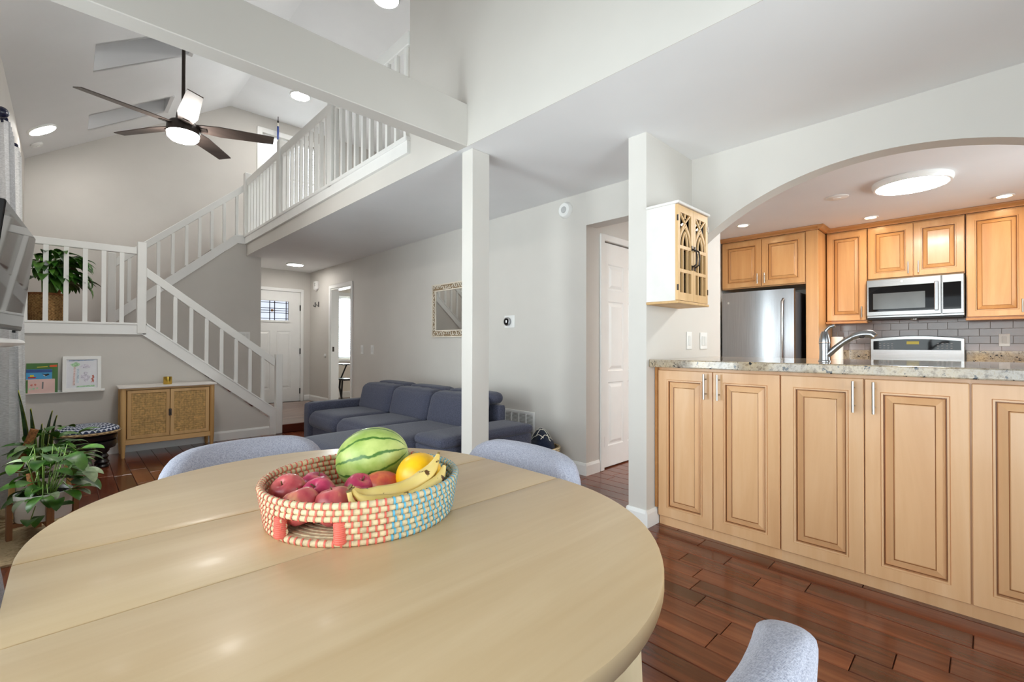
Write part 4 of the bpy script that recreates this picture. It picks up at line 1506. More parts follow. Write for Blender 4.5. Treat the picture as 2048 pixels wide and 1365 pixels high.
for i, (loc, a, lab) in enumerate(spots):
    o = ch if i == 0 else copy_tree(ch)
    o.location = loc
    o.rotation_euler = (0, 0, R(a))
    tag(o, lab, 'chair', 'upholstered dining chairs')

# ------------------------------------------------------------------ fruit basket
BX, BY, BZ = .485, .985, TZ
bk = thing('fruit_basket', 'round coiled straw tray with coral and blue stitching on the table', 'basket', (BX, BY, BZ))
NC, CR = 7, .0064


def ring_r(i):
    return .194 + .013 * (i / (NC - 1))


def in_gap(i, a):
    a %= 360
    return i in (1, 2, 3) and (198 < a < 229 or 18 < a < 49)


def arc_pts(r, z, a0, a1, n):
    return [(BX + r * math.cos(R(a0 + (a1 - a0) * k / n)), BY + r * math.sin(R(a0 + (a1 - a0) * k / n)), z) for k in range(n + 1)]


for i in range(NC):
    z = BZ + CR + i * (2 * CR - .0006)
    r = ring_r(i)
    b = MB()
    if i in (1, 2, 3):
        b.tube(arc_pts(r, z, 49, 198, 40), CR, 8)
        b.tube(arc_pts(r, z, 229, 378, 40), CR, 8)
    else:
        b.tube(arc_pts(r, z, 0, 360, 90)[:-1], CR, 8, closed=True)
    b.build('coil', m_straw, bk, smooth=60)
cor, blu, redin = MB(), MB(), MB()
for i in range(NC):
    z = BZ + CR + i * (2 * CR - .0006)
    r = ring_r(i)
    ns = 82
    for k in range(ns):
        a = 360 * (k + .5 * (i % 2) * .6) / ns
        if in_gap(i, a): continue
        tgt = blu if (256 < a % 360 or a % 360 < 26) else cor
        ca, sa = math.cos(R(a)), math.sin(R(a))
        w = .0018 if tgt is cor else .0021
        dx, dy = -sa * w, ca * w
        p = [(BX + r * ca - dx, BY + r * sa - dy, z), (BX + r * ca + dx, BY + r * sa + dy, z)]
        tgt.tube(p, CR + .0013, 8, cap=False)
tag(cor.build('coral_stitching', m_coral, bk, smooth=60), kind='stuff')
tag(blu.build('blue_stitching', m_blue, bk, smooth=60), kind='stuff')
for a in (195, 232, 15, 52):
    z0 = BZ + CR * 1.6
    r = ring_r(2) + .001
    c = (BX + r * math.cos(R(a)), BY + r * math.sin(R(a)))
    w = MB()
    for k in range(10):
        w.lathe([(.0112, -.0019), (.0122, 0), (.0112, .0019)], 12, (c[0], c[1], z0 + .002 + k * .0038))
    w.tube([(c[0], c[1], z0 - .002), (c[0], c[1], z0 + .04)], .0098, 10)
    w.build('handle_wrap', m_blue if a < 30 else m_coral, bk, smooth=60)
b = MB()
for k in range(15):
    rr = .187 - k * .0125
    if rr < .01: break
    b.tube([(BX + rr * math.cos(2 * PI * j / 40), BY + rr * math.sin(2 * PI * j / 40), BZ + CR) for j in range(40)], CR, 6, closed=True)
tag(b.build('tray_floor', m_straw, bk, smooth=60), kind='stuff')

# fruit
fz = BZ + 2 * CR
mel = MB().ell((0, 0, 0), .089, .076, .076, 40, 24).build('watermelon', m_melon, smooth=80, org=(0, 0, 0))
mel.location = (.553, 1.075, fz + .0765)
mel.rotation_euler = (0, R(-14), R(-38))
tag(mel, 'striped green watermelon standing highest in the basket', 'watermelon')
ym = thing('yellow_melon', 'round golden yellow melon behind the bananas', 'melon', (.592, .922, fz))
MB().ell((.592, .922, fz + .054), .054, .054, .055, 32, 20).build('rind', m_yellow, ym, smooth=80)
MB().ell((.592 - .018, .922 - .047, fz + .072), .007, .004, .006, 12, 8).build('stem_scar', m_banend, ym, smooth=60)


def apple_prof(r, h):
    pr = [(.0001, .10), (.10, .05), (.28, .0), (.55, .03), (.80, .16), (.96, .36), (1.0, .54), (.94, .74), (.76, .92), (.5, 1.0), (.28, .985), (.12, .93), (.0001, .86)]
    return [(q * r, z * h) for q, z in pr]


def apple(lab, x, y, z, r, mat, rx, rz, h=None):
    a = MB().lathe(apple_prof(r, h or r * 1.75), 28, (0, 0, -(h or r * 1.75) / 2)).build('apple', mat, smooth=80, org=(0, 0, 0))
    a.location = (x, y, z)
    a.rotation_euler = (rx, 0, rz)
    t = (h or r * 1.75)
    sm = MB().tube([(0, 0, t * .36), (.002, .001, t * .47), (.005, .002, t * .56)], .0015, 6).build('stem', m_banend, a)
    tag(a, lab, 'apple', 'apples in the straw basket')
    return a


AZ = fz + .034
apple('pink-red apple at the left rim with its stem hollow showing', .342, 1.04, AZ + .012, .037, m_apple, R(40), R(-70))
apple('rosy apple in front of the left rim', .336, .950, AZ + .005, .038, m_apple, R(-25), R(20))
apple('dark magenta apple behind the other apples', .408, 1.068, AZ + .002, .034, m_apple2, R(20), R(60))
apple('magenta-red apple in the middle of the apple group', .385, .985, AZ + .008, .036, m_apple2, R(-30), R(120))
apple('large orange-red apple at the front rim beside the banana stems', .386, .905, AZ + .005, .040, m_apple, R(15), R(200))
apple('red apple in front of the watermelon', .475, .985, AZ + .001, .035, m_apple2, R(25), R(10))
apple('dark red apple glimpsed under the banana stems', .430, .925, AZ - .002, .032, m_apple2, R(-15), R(90))
mg = thing('mango', 'blushed green and red mango beside the yellow melon', 'mango', (.527, .962, fz))
MB().ell((.522, .972, fz + .036), .046, .035, .034, 26, 18, rot=Matrix.Rotation(R(-25), 3, 'Z')).build('skin', m_mango, mg, smooth=80)
MB().tube([(.565, .952, fz + .04), (.571, .949, fz + .042)], .003, 6).build('stem', m_banend, mg)


def banana(lab, ctrl, rad, group='bananas of the bunch'):
    t = thing('banana', lab, 'banana', ctrl[0], group)
    P_ = [Vector(p) for p in ctrl]
    pts, rs = [], []
    for k in range(17):
        u = k / 16
        # cubic bezier
        p = P_[0] * (1 - u) ** 3 + P_[1] * 3 * u * (1 - u) ** 2 + P_[2] * 3 * u * u * (1 - u) + P_[3] * u ** 3
        pts.append(p)
        s_ = min(1, .28 + 3.2 * max(0, u - .10)) * min(1, .22 + 3.4 * (1 - u))
        rs.append(rad * max(.2, s_))
    MB().tube(pts, rs, 6).build('peel', m_banana, t, bevel=.0, smooth=75)
    MB().tube([pts[0] + (pts[0] - pts[1]) * .3, pts[0]], [rs[0] * 1.15, rs[0] * 1.05], 6).build('stalk', m_banend, t, smooth=50)
    MB().tube([pts[-1], pts[-1] + (pts[-1] - pts[-2]) * .35], [rs[-1], rs[-1] * .7], 6).build('tip', m_banend, t, smooth=50)
    return t


ST = (.395, .862, fz + .080)
banana('front banana with brown spots lying along the basket rim', [(ST[0] + .004, ST[1] - .004, ST[2]), (.415, .835, fz + .034), (.54, .785, fz + .022), (.612, .852, fz + .088)], .0200)
banana('upper banana resting against the yellow melon', [(ST[0] + .006, ST[1] + .006, ST[2] + .002), (.44, .868, fz + .042), (.555, .832, fz + .040), (.607, .868, fz + .112)], .0195)
banana('lowest banana tucked inside the front rim', [(ST[0] - .004, ST[1] - .008, ST[2] - .002), (.395, .842, fz + .02), (.45, .812, fz + .012), (.53, .80, fz + .026)], .0185)

# ------------------------------------------------------------------ sectional sofa
sf = thing('sectional_sofa', 'slate blue fabric sectional sofa with a chaise and folded headrests', 'sofa', (2.3, 3.9, 0))
YA, YE = 5.15, 2.59
y_in0, y_in1 = 2.93, 4.985
sw_ = (y_in1 - y_in0) / 3
SXF, SXB = 1.84, 2.77
MB().soft(SXF + .03, SXB, y_in0, y_in1, .06, .27, .02, 0, 6).build('base', m_sofa, sf, smooth=60)
MB().soft(1.24, SXF + .1, y_in0 + .005, y_in0 + sw_ - .01, .06, .27, .02, 0, 6).build('chaise_base', m_sofa, sf, smooth=60)
MB().soft(SXB - .10, SXB, y_in0, y_in1, .2, .60, .03, 0, 6).build('back_frame', m_sofa, sf, smooth=60)
MB().soft(SXF, SXB - .02, y_in1, YA, .05, .495, .035, .004, 8).build('arm', m_sofa, sf, smooth=60)
for k in range(3):
    a, c = y_in0 + k * sw_ + .004, y_in0 + (k + 1) * sw_ - .004
    if k == 0: MB().soft(1.20, 2.50, a, c, .265, .415, .06, .006, 12, top=.018).build('chaise_cushion', m_sofa, sf, smooth=70)
    else: MB().soft(SXF - .02, 2.50, a, c, .25, .405, .065, .008, 12, top=.018).build('seat_cushion', m_sofa, sf, smooth=70)

    def lean(o, z0=.40):
        return (o.x + (o.z - z0) * .26, o.y, o.z)
    wv = [rnd.uniform(-.006, .006) for q in range(4)]

    def crease(o):
        p = lean(o)
        w = .006 * math.sin(o.y * 38 + wv[0] * 300) * max(0, (o.z - .52) / .15)
        return (p[0] + w, p[1], p[2] + w * .4)
    bc = MB().soft(2.36, 2.555, a + .006, c - .006, .395, .68, .055, .014, 12, fn=crease).build('back_cushion', m_sofa, sf, smooth=70)
    MB().soft(2.60, 2.775, a + .02, c - .02, .60, .702, .05, .006, 10).build('headrest', m_sofa, sf, smooth=70)
MB().soft(SXF - .005, SXB - .03, YE, y_in0 - .005, .05, .405, .02, .003, 8).build('storage_arm', m_sofa, sf, smooth=60)
MB().soft(SXF - .015, SXB - .02, YE - .012, y_in0 - .002, .40, .47, .03, .004, 10, top=.006).build('storage_lid', m_sofa, sf, smooth=60)
for p in ((1.3, 3.0), (1.3, 3.5), (1.9, 5.08), (2.7, 5.08), (1.9, 2.66), (2.68, 2.66)):
    MB().lathe([(.02, 0), (.026, .07)], 12, (p[0], p[1], 0)).build('foot', m_black, sf, smooth=40)

# blanket basket behind the sofa
bb = thing('blanket_basket', 'pale woven basket on the floor between sofa and hallway', 'basket', (3.0, 2.72, 0))
bp = [(.0001, .004), (.115, .004), (.14, .10), (.15, .22), (.155, .232), (.143, .232), (.132, .11), (.108, .015), (.0001, .014)]
MB().lathe(bp, 32, (3.0, 2.72, 0)).build('basket_body', m_jute, bb, smooth=50)
for k in range(4):
    rr = .146 + k * .002
    MB().tube([(3.0 + (rr + .004) * math.cos(2 * PI * j / 40), 2.72 + (rr + .004) * math.sin(2 * PI * j / 40), .165 + k * .02) for j in range(40)], .008, 6, closed=True).build('rim_coil', m_straw, bb, smooth=60)


def fold(o):
    dx, dy = o.x - 2.99, o.y - 2.73
    return (o.x + .02 * math.sin(dy * 22), o.y + .015 * math.sin(dx * 25), o.z + .03 * math.sin(dx * 16 + 1) * math.cos(dy * 13))


bl = thing('blanket', 'navy throw blanket with cream check lines rolled in the basket', 'blanket', (2.99, 2.73, .1))
MB().soft(2.875, 3.105, 2.60, 2.85, .05, .335, .1, .02, 16, fn=fold).build('folded_cloth', m_navyblanket, bl, smooth=80)
ln = MB()
base = MB().soft(2.873, 3.107, 2.598, 2.852, .05, .337, .1, .02, 16, fn=fold)


def surf(yy=None, xx=None, n=26):
    out = []
    for k in range(n):
        t = -1 + 2 * k / (n - 1)
        best = None
        for v in base.v:
            if yy is not None:
                d = abs(v[1] - yy) * 3 + abs(v[0] - (2.99 + t * .115))
            else:
                d = abs(v[0] - xx) * 3 + abs(v[1] - (2.725 + t * .125))
            d -= v[2] * .8
            if best is None or d < best[0]: best = (d, v)
        out.append(best[1])
    ded = [out[0]]
    for p in out[1:]:
        if (Vector(p) - Vector(ded[-1])).length > .004: ded.append(p)
    return ded


for yy in (2.64, 2.71, 2.78): ln.tube(surf(yy=yy), .0032, 5)
for xx in (2.92, 2.985, 3.05): ln.tube(surf(xx=xx), .0032, 5)
ln.build('check_lines', m_cream, bl, smooth=60)

# ------------------------------------------------------------------ wall mirror
mr = thing('wall_mirror', 'mirror in a carved whitewashed frame on the hall wall', 'mirror', (XR, 4.32, 1.21))
m0, m1, z0, z1, fw = 3.955, 4.69, 1.208, 1.842, .085
B(XR - .012, XR - .0005, m0, m1, z0, z1).build('backing', m_carveshade, mr)
B(XR - .016, XR - .0122, m0 + fw, m1 - fw, z0 + fw, z1 - fw).build('mirror_glass', m_mirror, mr)
fb = MB().holewall('x', XR - .022, XR - .0122, (m0, m1), (z0, z1), [(m0 + .014, m1 - .014, z0 + .014, z1 - .014)])
fb.holewall('x', XR - .024, XR - .0122, (m0 + fw - .013, m1 - fw + .013), (z0 + fw - .013, z1 - fw + .013), [(m0 + fw, m1 - fw, z0 + fw, z1 - fw)])
fb.build('frame_edges', m_carved, mr)
cv = MB()


def scroll(cy, cz, s, a0, flip):
    pts = []
    for k in range(14):
        t = k / 13
        a = a0 + flip * t * 4.6
        r = s * (1 - .72 * t)
        pts.append((XR - .020, cy + r * math.cos(a), cz + r * math.sin(a)))
    cv.tube(pts, [.0055 * (1.1 - .4 * k / 13) for k in range(14)], 5)


for k in range(19):
    yy = m0 + .028 + (m1 - m0 - .056) * k / 18
    for zz in (z0 + .042, z1 - .042):
        scroll(yy, zz + rnd.uniform(-.008, .008), .026, rnd.uniform(0, 6), rnd.choice((-1, 1)))
for k in range(13):
    zz = z0 + .10 + (z1 - z0 - .20) * k / 12
    for yy in (m0 + .042, m1 - .042):
        scroll(yy + rnd.uniform(-.008, .008), zz, .026, rnd.uniform(0, 6), rnd.choice((-1, 1)))
cv.build('scroll_carving', m_carved, mr, smooth=60)

# ------------------------------------------------------------------ hanging wall cabinet
wc = thing('wall_cabinet', 'whitewashed wall cabinet with honey gothic-arch doors', 'cabinet', (2.77, 1.35, 1.37))
x0, x1, y0, y1, z0, z1 = 2.558, 2.975, 1.252, 1.454, 1.383, 1.952
B(x0, x0 + .014, y0 + .016, y1, z0, z1).build('side_board', m_wash, wc)
B(x1 - .014, x1, y0 + .016, y1, z0, z1).build('side_board', m_wash, wc)
B(x0 + .0145, x1 - .0145, y1 - .03, y1, z0, z1).build('back_board', m_inside, wc)
B(x0 - .012, x1 + .012, y0 - .012, y1, z1, z1 + .016).build('top_board', m_wash, wc, bevel=.003)
B(x0 - .006, x1 + .006, y0 - .006, y1, z0 - .016, z0).build('bottom_board', m_pine, wc, bevel=.003)
B(x0 + .02, x1 - .02, y1 - .1, y1 - .012, z0 + .2, z0 + .212).build('shelf', m_pine, wc)
B(x0 + .02, x1 - .02, y0 + .024, y0 + .027, z0 + .03, z1 - .03).build('glass', m_glass, wc)
xm = (x0 + x1) / 2
for s_, (a, c) in ((0, (x0 + .002, xm - .001)), (1, (xm + .001, x1 - .002))):
    e = .03
    d = MB().holewall('y', y0, y0 + .016, (a, c), (z0 + .003, z1 - .003), [(a + e, c - e, z0 + .05, z0 + .17), (a + e, c - e, z0 + .19, z0 + .31), (a + e, c - e, z0 + .33, z1 - .045)])
    o = d.build('door', m_pine, wc)
    tr = MB()
    w = c - a - 2 * e
    for zz0, zz1 in ((z0 + .05, z0 + .17), (z0 + .19, z0 + .31)):
        for f_ in (.28, .72):
            xx = a + e + w * f_
            tr.box(xx - .005, xx + .005, y0 + .001, y0 + .014, zz0, zz1)
    zb, zt = z0 + .33, z1 - .045
    hh = zt - zb
    def curve(fa, fb_, za, zc, pw):
        out = []
        for k in range(12):
            t = k / 11
            out.append((a + e + w * (fa + (fb_ - fa) * t ** pw), y0 + .008, zb + (za + (zc - za) * t) * hh))
        return out
    for cvx in (curve(0, .5, 0.0, .62, 2.0), curve(1, .5, 0.0, .62, 2.0), curve(.06, .95, .25, 1.0, 1.5), curve(.94, .05, .25, 1.0, 1.5), curve(.28, .5, 0.0, .45, 2.2), curve(.72, .5, 0.0, .45, 2.2), curve(.5, .5, .86, 1.0, 1)):
        tr.tube(cvx, .0075, 6)
    tr.build('tracery', m_pine, o, smooth=50)
    hx = c - .018 if s_ == 0 else a + .018
    zc = z0 + .27
    h = MB().box(hx - .009, hx + .009, y0 - .004, y0, zc + .045, zc + .075).box(hx - .009, hx + .009, y0 - .004, y0, zc - .075, zc - .045)
    h.tube([(hx, y0 - .003, zc + .055), (hx, y0 - .026, zc + .04), (hx, y0 - .03, zc), (hx, y0 - .026, zc - .04), (hx, y0 - .003, zc - .055)], .005, 8)
    h.build('handle', m_bronze, o, smooth=45)
    hy = a - .001 if s_ == 0 else c - .006
    for zz in (z0 + .06, z1 - .10): B(hy, hy + .007, y0 - .003, y0 + .006, zz, zz + .035).build('hinge', m_bronze, o)

# ------------------------------------------------------------------ rattan sideboard
sb = thing('sideboard', 'light oak sideboard with two cane-webbed doors under the stairs', 'sideboard', (.76, 6.0, 0))
x0, x1, y0, y1 = .375, 1.155, 5.865, 6.165
B(x0 - .02, x1 + .02, y0 - .02, y1, .682, .700).build('top', plain('white_washed_top', (236, 230, 224), .4, var=.02), sb, bevel=.006, seg=2)
b = MB().box(x0 + .02, x0 + .035, y0 + .02, y1, .17, .68).box(x1 - .035, x1 - .02, y0 + .02, y1, .17, .68).box(x0 + .02, x1 - .02, y1 - .012, y1, .17, .68)
b.box(x0 + .02, x1 - .02, y0 + .02, y1, .17, .185)
b.build('carcass', m_oakx, sb)
B(x0 + .02, x1 - .02, y0 + .004, y0 + .02, .125, .175).build('lower_rail', m_oakx, sb, bevel=.003)
B(x0 + .02, x1 - .02, y0 + .004, y0 + .02, .665, .682).build('upper_rail', m_oakx, sb)
for xx in (x0 + .02, x1 - .02):
    for yy in (y0 + .02, y1 - .02):
        MB().tube([(xx, yy, .682), (xx, yy, .16), (xx, yy, 0)], [.024, .024, .014], 16).build('leg', m_oak, sb, smooth=50)
xm = (x0 + x1) / 2
for a, c in ((x0 + .048, xm - .002), (xm + .002, x1 - .048)):
    d = MB().holewall('y', y0 + .002, y0 + .022, (a, c), (.18, .66), [(a + .032, c - .032, .212, .628)])
    o = d.build('door', m_oak, sb, bevel=.002)
    B(a + .03, c - .03, y0 + .015, y0 + .02, .21, .63).build('cane_backing', m_caneback, o)
    cw = MB()
    nx, nz = 13, 18
    for k in range(nx):
        xx = a + .034 + (c - a - .068) * (k + .5) / nx
        for q in (-.0048, .0048): cw.box(xx + q - .0034, xx + q + .0034, y0 + .011, y0 + .0135, .212, .628)
    for k in range(nz):
        zz = .214 + .412 * (k + .5) / nz
        for q in (-.0048, .0048): cw.box(a + .032, c - .032, y0 + .009, y0 + .0125, zz + q - .0034, zz + q + .0034)
    tag(cw.build('cane_webbing', m_cane, o), kind='stuff')
hb = MB().box(xm - .012, xm + .012, y0 - .012, y0 + .002, .385, .455).build('latch', m_bronze, sb, bevel=.003)
MB().tube([(xm, y0 - .012, .44), (xm, y0 - .024, .42), (xm, y0 - .012, .40)], .004, 8).build('latch_ring', m_bronze, hb)
gc = MB().lathe([(.0001, 0), (.036, 0), (.038, .006), (.038, .078), (.034, .078), (.033, .01), (.0001, .01)], 28, (.757, 5.985, .7)).build('candle_cup', m_gold, smooth=40)
tag(gc, 'small brushed gold cup on the sideboard top', 'candle cup')

# ------------------------------------------------------------------ carved stool
so = thing('carved_stool', 'low black carved stool with a blue-white patterned round cushion', 'stool', (.13, 5.70, 0))
m_cush = None
m_, nt, bs_ = newmat('patterned_cushion')
tc = N(nt, 'ShaderNodeTexCoord')
sp_ = N(nt, 'ShaderNodeSeparateXYZ')
L(nt, tc.outputs['Object'], sp_.inputs[0])
at_ = N(nt, 'ShaderNodeMath', operation='ARCTAN2')
L(nt, sp_.outputs['Y'], at_.inputs[0])
L(nt, sp_.outputs['X'], at_.inputs[1])
ln_ = N(nt, 'ShaderNodeVectorMath', operation='LENGTH')
cb_ = N(nt, 'ShaderNodeCombineXYZ')
L(nt, sp_.outputs['X'], cb_.inputs[0])
L(nt, sp_.outputs['Y'], cb_.inputs[1])
L(nt, cb_.outputs[0], ln_.inputs[0])
k1 = N(nt, 'ShaderNodeMath', operation='MULTIPLY')
L(nt, at_.outputs[0], k1.inputs[0])
k1.inputs[1].default_value = 34
k2 = N(nt, 'ShaderNodeMath', operation='SINE')
L(nt, k1.outputs[0], k2.inputs[0])
k3 = N(nt, 'ShaderNodeMath', operation='MULTIPLY_ADD')
L(nt, ln_.outputs['Value'], k3.inputs[0])
k3.inputs[1].default_value = 210
L(nt, k2.outputs[0], k3.inputs[2])
k4 = N(nt, 'ShaderNodeMath', operation='SINE')
L(nt, k3.outputs[0], k4.inputs[0])
L(nt, ramp(nt, k4.outputs[0], [(.12, (46, 58, 88)), (.4, (206, 212, 224))]), bs_.inputs['Base Color'])
bs_.inputs['Roughness'].default_value = .9
cu = MB().lathe([(.0001, .300), (.19, .300), (.222, .312), (.230, .33), (.222, .352), (.16, .378), (.0001, .386)], 40, (.13, 5.70, 0)).build('cushion', m_, so, smooth=60)
MB().tube([(.13 + .231 * math.cos(2 * PI * k / 60), 5.70 + .231 * math.sin(2 * PI * k / 60), .318) for k in range(60)], .012, 8, closed=True).build('braided_edge', m_jute, so, smooth=60)
MB().lathe([(.0001, .23), (.17, .23), (.205, .25), (.215, .285), (.2, .299), (.0001, .299)], 36, (.13, 5.70, 0)).build('seat_disc', m_darkwood, so, smooth=40)
MB().lathe([(.20, .17), (.21, .20), (.205, .235), (.18, .235), (.18, .17)], 36, (.13, 5.70, 0)).build('carved_apron', m_darkwood, so, smooth=40)
for k in range(4):
    a = R(45 + 90 * k)
    cx_, cy_ = .13 + .145 * math.cos(a), 5.70 + .145 * math.sin(a)
    MB().lathe([(.046, 0), (.05, .012), (.036, .03), (.052, .05), (.034, .075), (.048, .10), (.032, .125), (.05, .15), (.056, .18), (.04, .235)], 14, (cx_, cy_, 0)).build('leg', m_darkwood, so, smooth=40)

# ------------------------------------------------------------------ picture ledge, books, drawing
lg = thing('picture_ledge', 'narrow white picture ledge on the wall under the landing', 'shelf', (0, YS, .65))
B(-.28, .272, YS - .078, YS - .001, .655, .659).build('ledge_board', m_white, lg)
B(-.28, .272, YS - .004, YS - .001, .659, .675).build('ledge_back', m_white, lg)
fr_ = thing('framed_drawing', 'child drawing in a deep white square frame on the ledge', 'picture', (.103, YS - .05, .66))


def leanb(b, yb, ang=.13, z0=.66):
    b.v = [(x, y + (z - z0) * math.tan(ang), z) for x, y, z in b.v]
    return b


yb = YS - .072
b = MB().holewall('y', yb, yb + .022, (-.036, .242), (.66, 1.0), [(-.008, .214, .692, .968)])
leanb(b, 0).build('frame', m_white, fr_, bevel=.002)
pp = leanb(B(-.01, .216, yb + .010, yb + .014, .69, .97), 0).build('paper', plain('drawing_paper', (232, 234, 240), .7, var=.02), fr_)


def mark(nm, mat, poly):
    leanb(MB().prism(poly, 'y', yb + .0088, yb + .0098), 0).build(nm, mat, pp)


def blob(cx_, cz_, rx_, rz_, n=14, j=.25):
    return [(cx_ + rx_ * (1 + rnd.uniform(-j, j)) * math.cos(2 * PI * k / n), cz_ + rz_ * (1 + rnd.uniform(-j, j)) * math.sin(2 * PI * k / n)) for k in range(n)]


mk = {n_: plain(n_, c_, .8, var=.15, scale=90) for n_, c_ in {'crayon_green': (176, 214, 176), 'crayon_blue': (150, 168, 198), 'crayon_pink': (226, 200, 198), 'crayon_red': (196, 120, 110), 'crayon_sky': (206, 218, 236), 'crayon_lilac': (214, 212, 228)}.items()}
mark('sky_line', mk['crayon_blue'], [(.01, .952), (.18, .957), (.2, .963), (.01, .960)])
mark('tree_crown', mk['crayon_green'], blob(.055, .918, .03, .022))
mark('tree_trunk', mk['crayon_pink'], [(.036, .72), (.052, .72), (.056, .90), (.044, .90)])
mark('blue_figure', mk['crayon_sky'], [(.064, .74), (.08, .74), (.082, .88), (.066, .88)])
mark('cloud', mk['crayon_lilac'], blob(.13, .90, .04, .018))
mark('scribble', mk['crayon_lilac'], blob(.12, .80, .03, .04, j=.5))
mark('grass', mk['crayon_green'], [(.06, .70), (.2, .70), (.19, .716), (.07, .712)])
mark('red_figure', mk['crayon_red'], [(.165, .735), (.175, .76), (.168, .78), (.178, .79), (.174, .81), (.186, .815), (.192, .79), (.184, .78), (.190, .755), (.182, .735), (.178, .752)])


def book(lab, x0_, x1_, y_, z1_, mat, th=.012):
    t = thing('picture_book', lab, 'book', ((x0_ + x1_) / 2, y_, .66), 'picture books on the ledge')
    leanb(B(x0_, x1_, y_, y_ + .003, .66, z1_), 0, .10).build('front_cover', mat, t)
    leanb(B(x0_ + .002, x1_ - .003, y_ + .0032, y_ + th - .003, .662, z1_ - .003), 0, .10).build('pages', m_towel, t)
    leanb(B(x0_, x1_, y_ + th - .0028, y_ + th, .66, z1_), 0, .10).build('back_cover', mat, t)
    return t


def cover(t, y_, nm, mat, poly):
    leanb(MB().prism(poly, 'y', y_ - .0008, y_ - .0002), 0, .10).build(nm, mat, t)


ybk = YS - .040
t = book('tall green book standing behind the other books', -.275, -.066, ybk, .938, plain('green_cover', (60, 112, 34), .4))
cover(t, ybk, 'orange_badge', plain('orange_print', (226, 92, 36), .5), [(-.125, .908), (-.118, .92), (-.072, .922), (-.072, .902), (-.118, .902)])
cover(t, ybk, 'title_line', plain('yellow_print', (214, 196, 50), .5), [(-.205, .898), (-.135, .902), (-.135, .909), (-.205, .905)])
t = book('blue book with a black and white whale on its cover', -.275, -.105, ybk - .014, .882, plain('blue_cover', (52, 150, 204), .35))
cover(t, ybk - .014, 'title_band', plain('navy_print', (24, 72, 136), .4), [(-.275, .852), (-.105, .852), (-.105, .88), (-.275, .88)])
cover(t, ybk - .014, 'whale', m_black, [(-.175, .842), (-.15, .835), (-.13, .84), (-.122, .83), (-.135, .822), (-.15, .815), (-.158, .828)])
cover(t, ybk - .014, 'whale_belly', m_cream, [(-.165, .826), (-.15, .815), (-.14, .812), (-.148, .82), (-.158, .83)])
cover(t, ybk - .014, 'red_boat', plain('red_print', (176, 40, 48), .5), [(-.262, .80), (-.215, .80), (-.208, .812), (-.262, .812)])
cover(t, ybk - .014, 'boat_cabin', bpy.data.materials['yellow_print'], [(-.25, .812), (-.225, .812), (-.225, .83), (-.25, .83)])
t = book('pale pink book standing in front of the other books', -.275, -.085, ybk - .028, .79, plain('pink_cover', (226, 190, 182), .45))
for k in range(5):
    cover(t, ybk - .028, 'flower_print', mk['crayon_red'] if k % 2 else mk['crayon_green'], blob(-.25 + k * .012, .70 + (k * 37 % 70) * .001, .008, .009))
cover(t, ybk - .028, 'dark_figure', bpy.data.materials['grey_key_print'], [(-.172, .70), (-.162, .70), (-.160, .765), (-.170, .765)])
cover(t, ybk - .028, 'green_margin', bpy.data.materials['green_cover'], [(-.275, .665), (-.262, .665), (-.262, .785), (-.275, .785)])

# ------------------------------------------------------------------ ceiling fan
FXc, FYc, FZ = .645, 4.42, 2.855
fn = thing('ceiling_fan', 'dark bronze five-blade ceiling fan with a lit glass bowl', 'fan', (FXc, FYc, FZ - .14))
MB().tube([(FXc, FYc, FZ + .05), (FXc, FYc, slope_z(FXc) - .03)], .013, 12).build('downrod', m_bronze, fn, smooth=50)
MB().lathe([(.065, .03), (.06, -.03), (.02, -.06)], 24, (FXc, FYc, slope_z(FXc) - .02)).build('canopy', m_bronze, fn, smooth=40)
MB().lathe([(.0001, .09), (.045, .09), (.05, .05), (.052, .03), (.09, .02), (.108, -.005), (.112, -.05), (.108, -.066), (.0001, -.066)], 32, (FXc, FYc, FZ)).build('motor_housing', m_bronze, fn, smooth=35)
MB().lathe([(.108, -.067), (.104, -.098), (.085, -.118), (.05, -.127), (.0001, -.130)], 32, (FXc, FYc, FZ)).build('glass_bowl', glow('fan_bowl_glow', (255, 250, 243), 50.0), fn, smooth=60)
for k in range(5):
    a = R(52 + 72 * k)
    rot = Matrix.Rotation(a, 3, 'Z') @ Matrix.Rotation(R(-13), 3, 'X')
    bd = MB()
    out = [(.09, -.045), (.25, -.066), (.60, -.055), (.645, -.052), (.63, .045), (.25, .066), (.09, .045)]
    bd.prism(out, 'z', .0, .007)
    bd.v = [tuple(rot @ Vector(p) + Vector((FXc, FYc, FZ - .01))) for p in bd.v]
    o = bd.build('blade', m_blade, fn)
    ar = MB().box(.05, .16, -.022, .022, -.006, -.0005)
    ar.v = [tuple(rot @ Vector(p) + Vector((FXc, FYc, FZ - .01))) for p in ar.v]
    br = ar.build('blade_iron', m_bronze, o)

# ------------------------------------------------------------------ television, shelf, curtains
tv = thing('television', 'flat black glossy television tilted on the window wall', 'television', (-.16, 3.15, 1.18))
n0, n1 = Vector((-.181, 2.70, 0)), Vector((-.131, 3.60, 0))
dy = (n1 - n0).normalized()
tl = Vector((.05, 0, .507)).normalized()
nm = dy.cross(tl)
if nm.x < 0: nm = -nm
W_, H_ = (n1 - n0).length, .51


def tvbox(u0, u1, v0, v1, d0, d1):
    o_ = Vector((n0.x - .048, n0.y, 1.188))
    b = MB().box(0, 1, 0, 1, 0, 1)
    b.v = [tuple(o_ + dy * (u0 + (u1 - u0) * x) + tl * (v0 + (v1 - v0) * y) + nm * (d0 + (d1 - d0) * z)) for x, y, z in b.v]
    return b


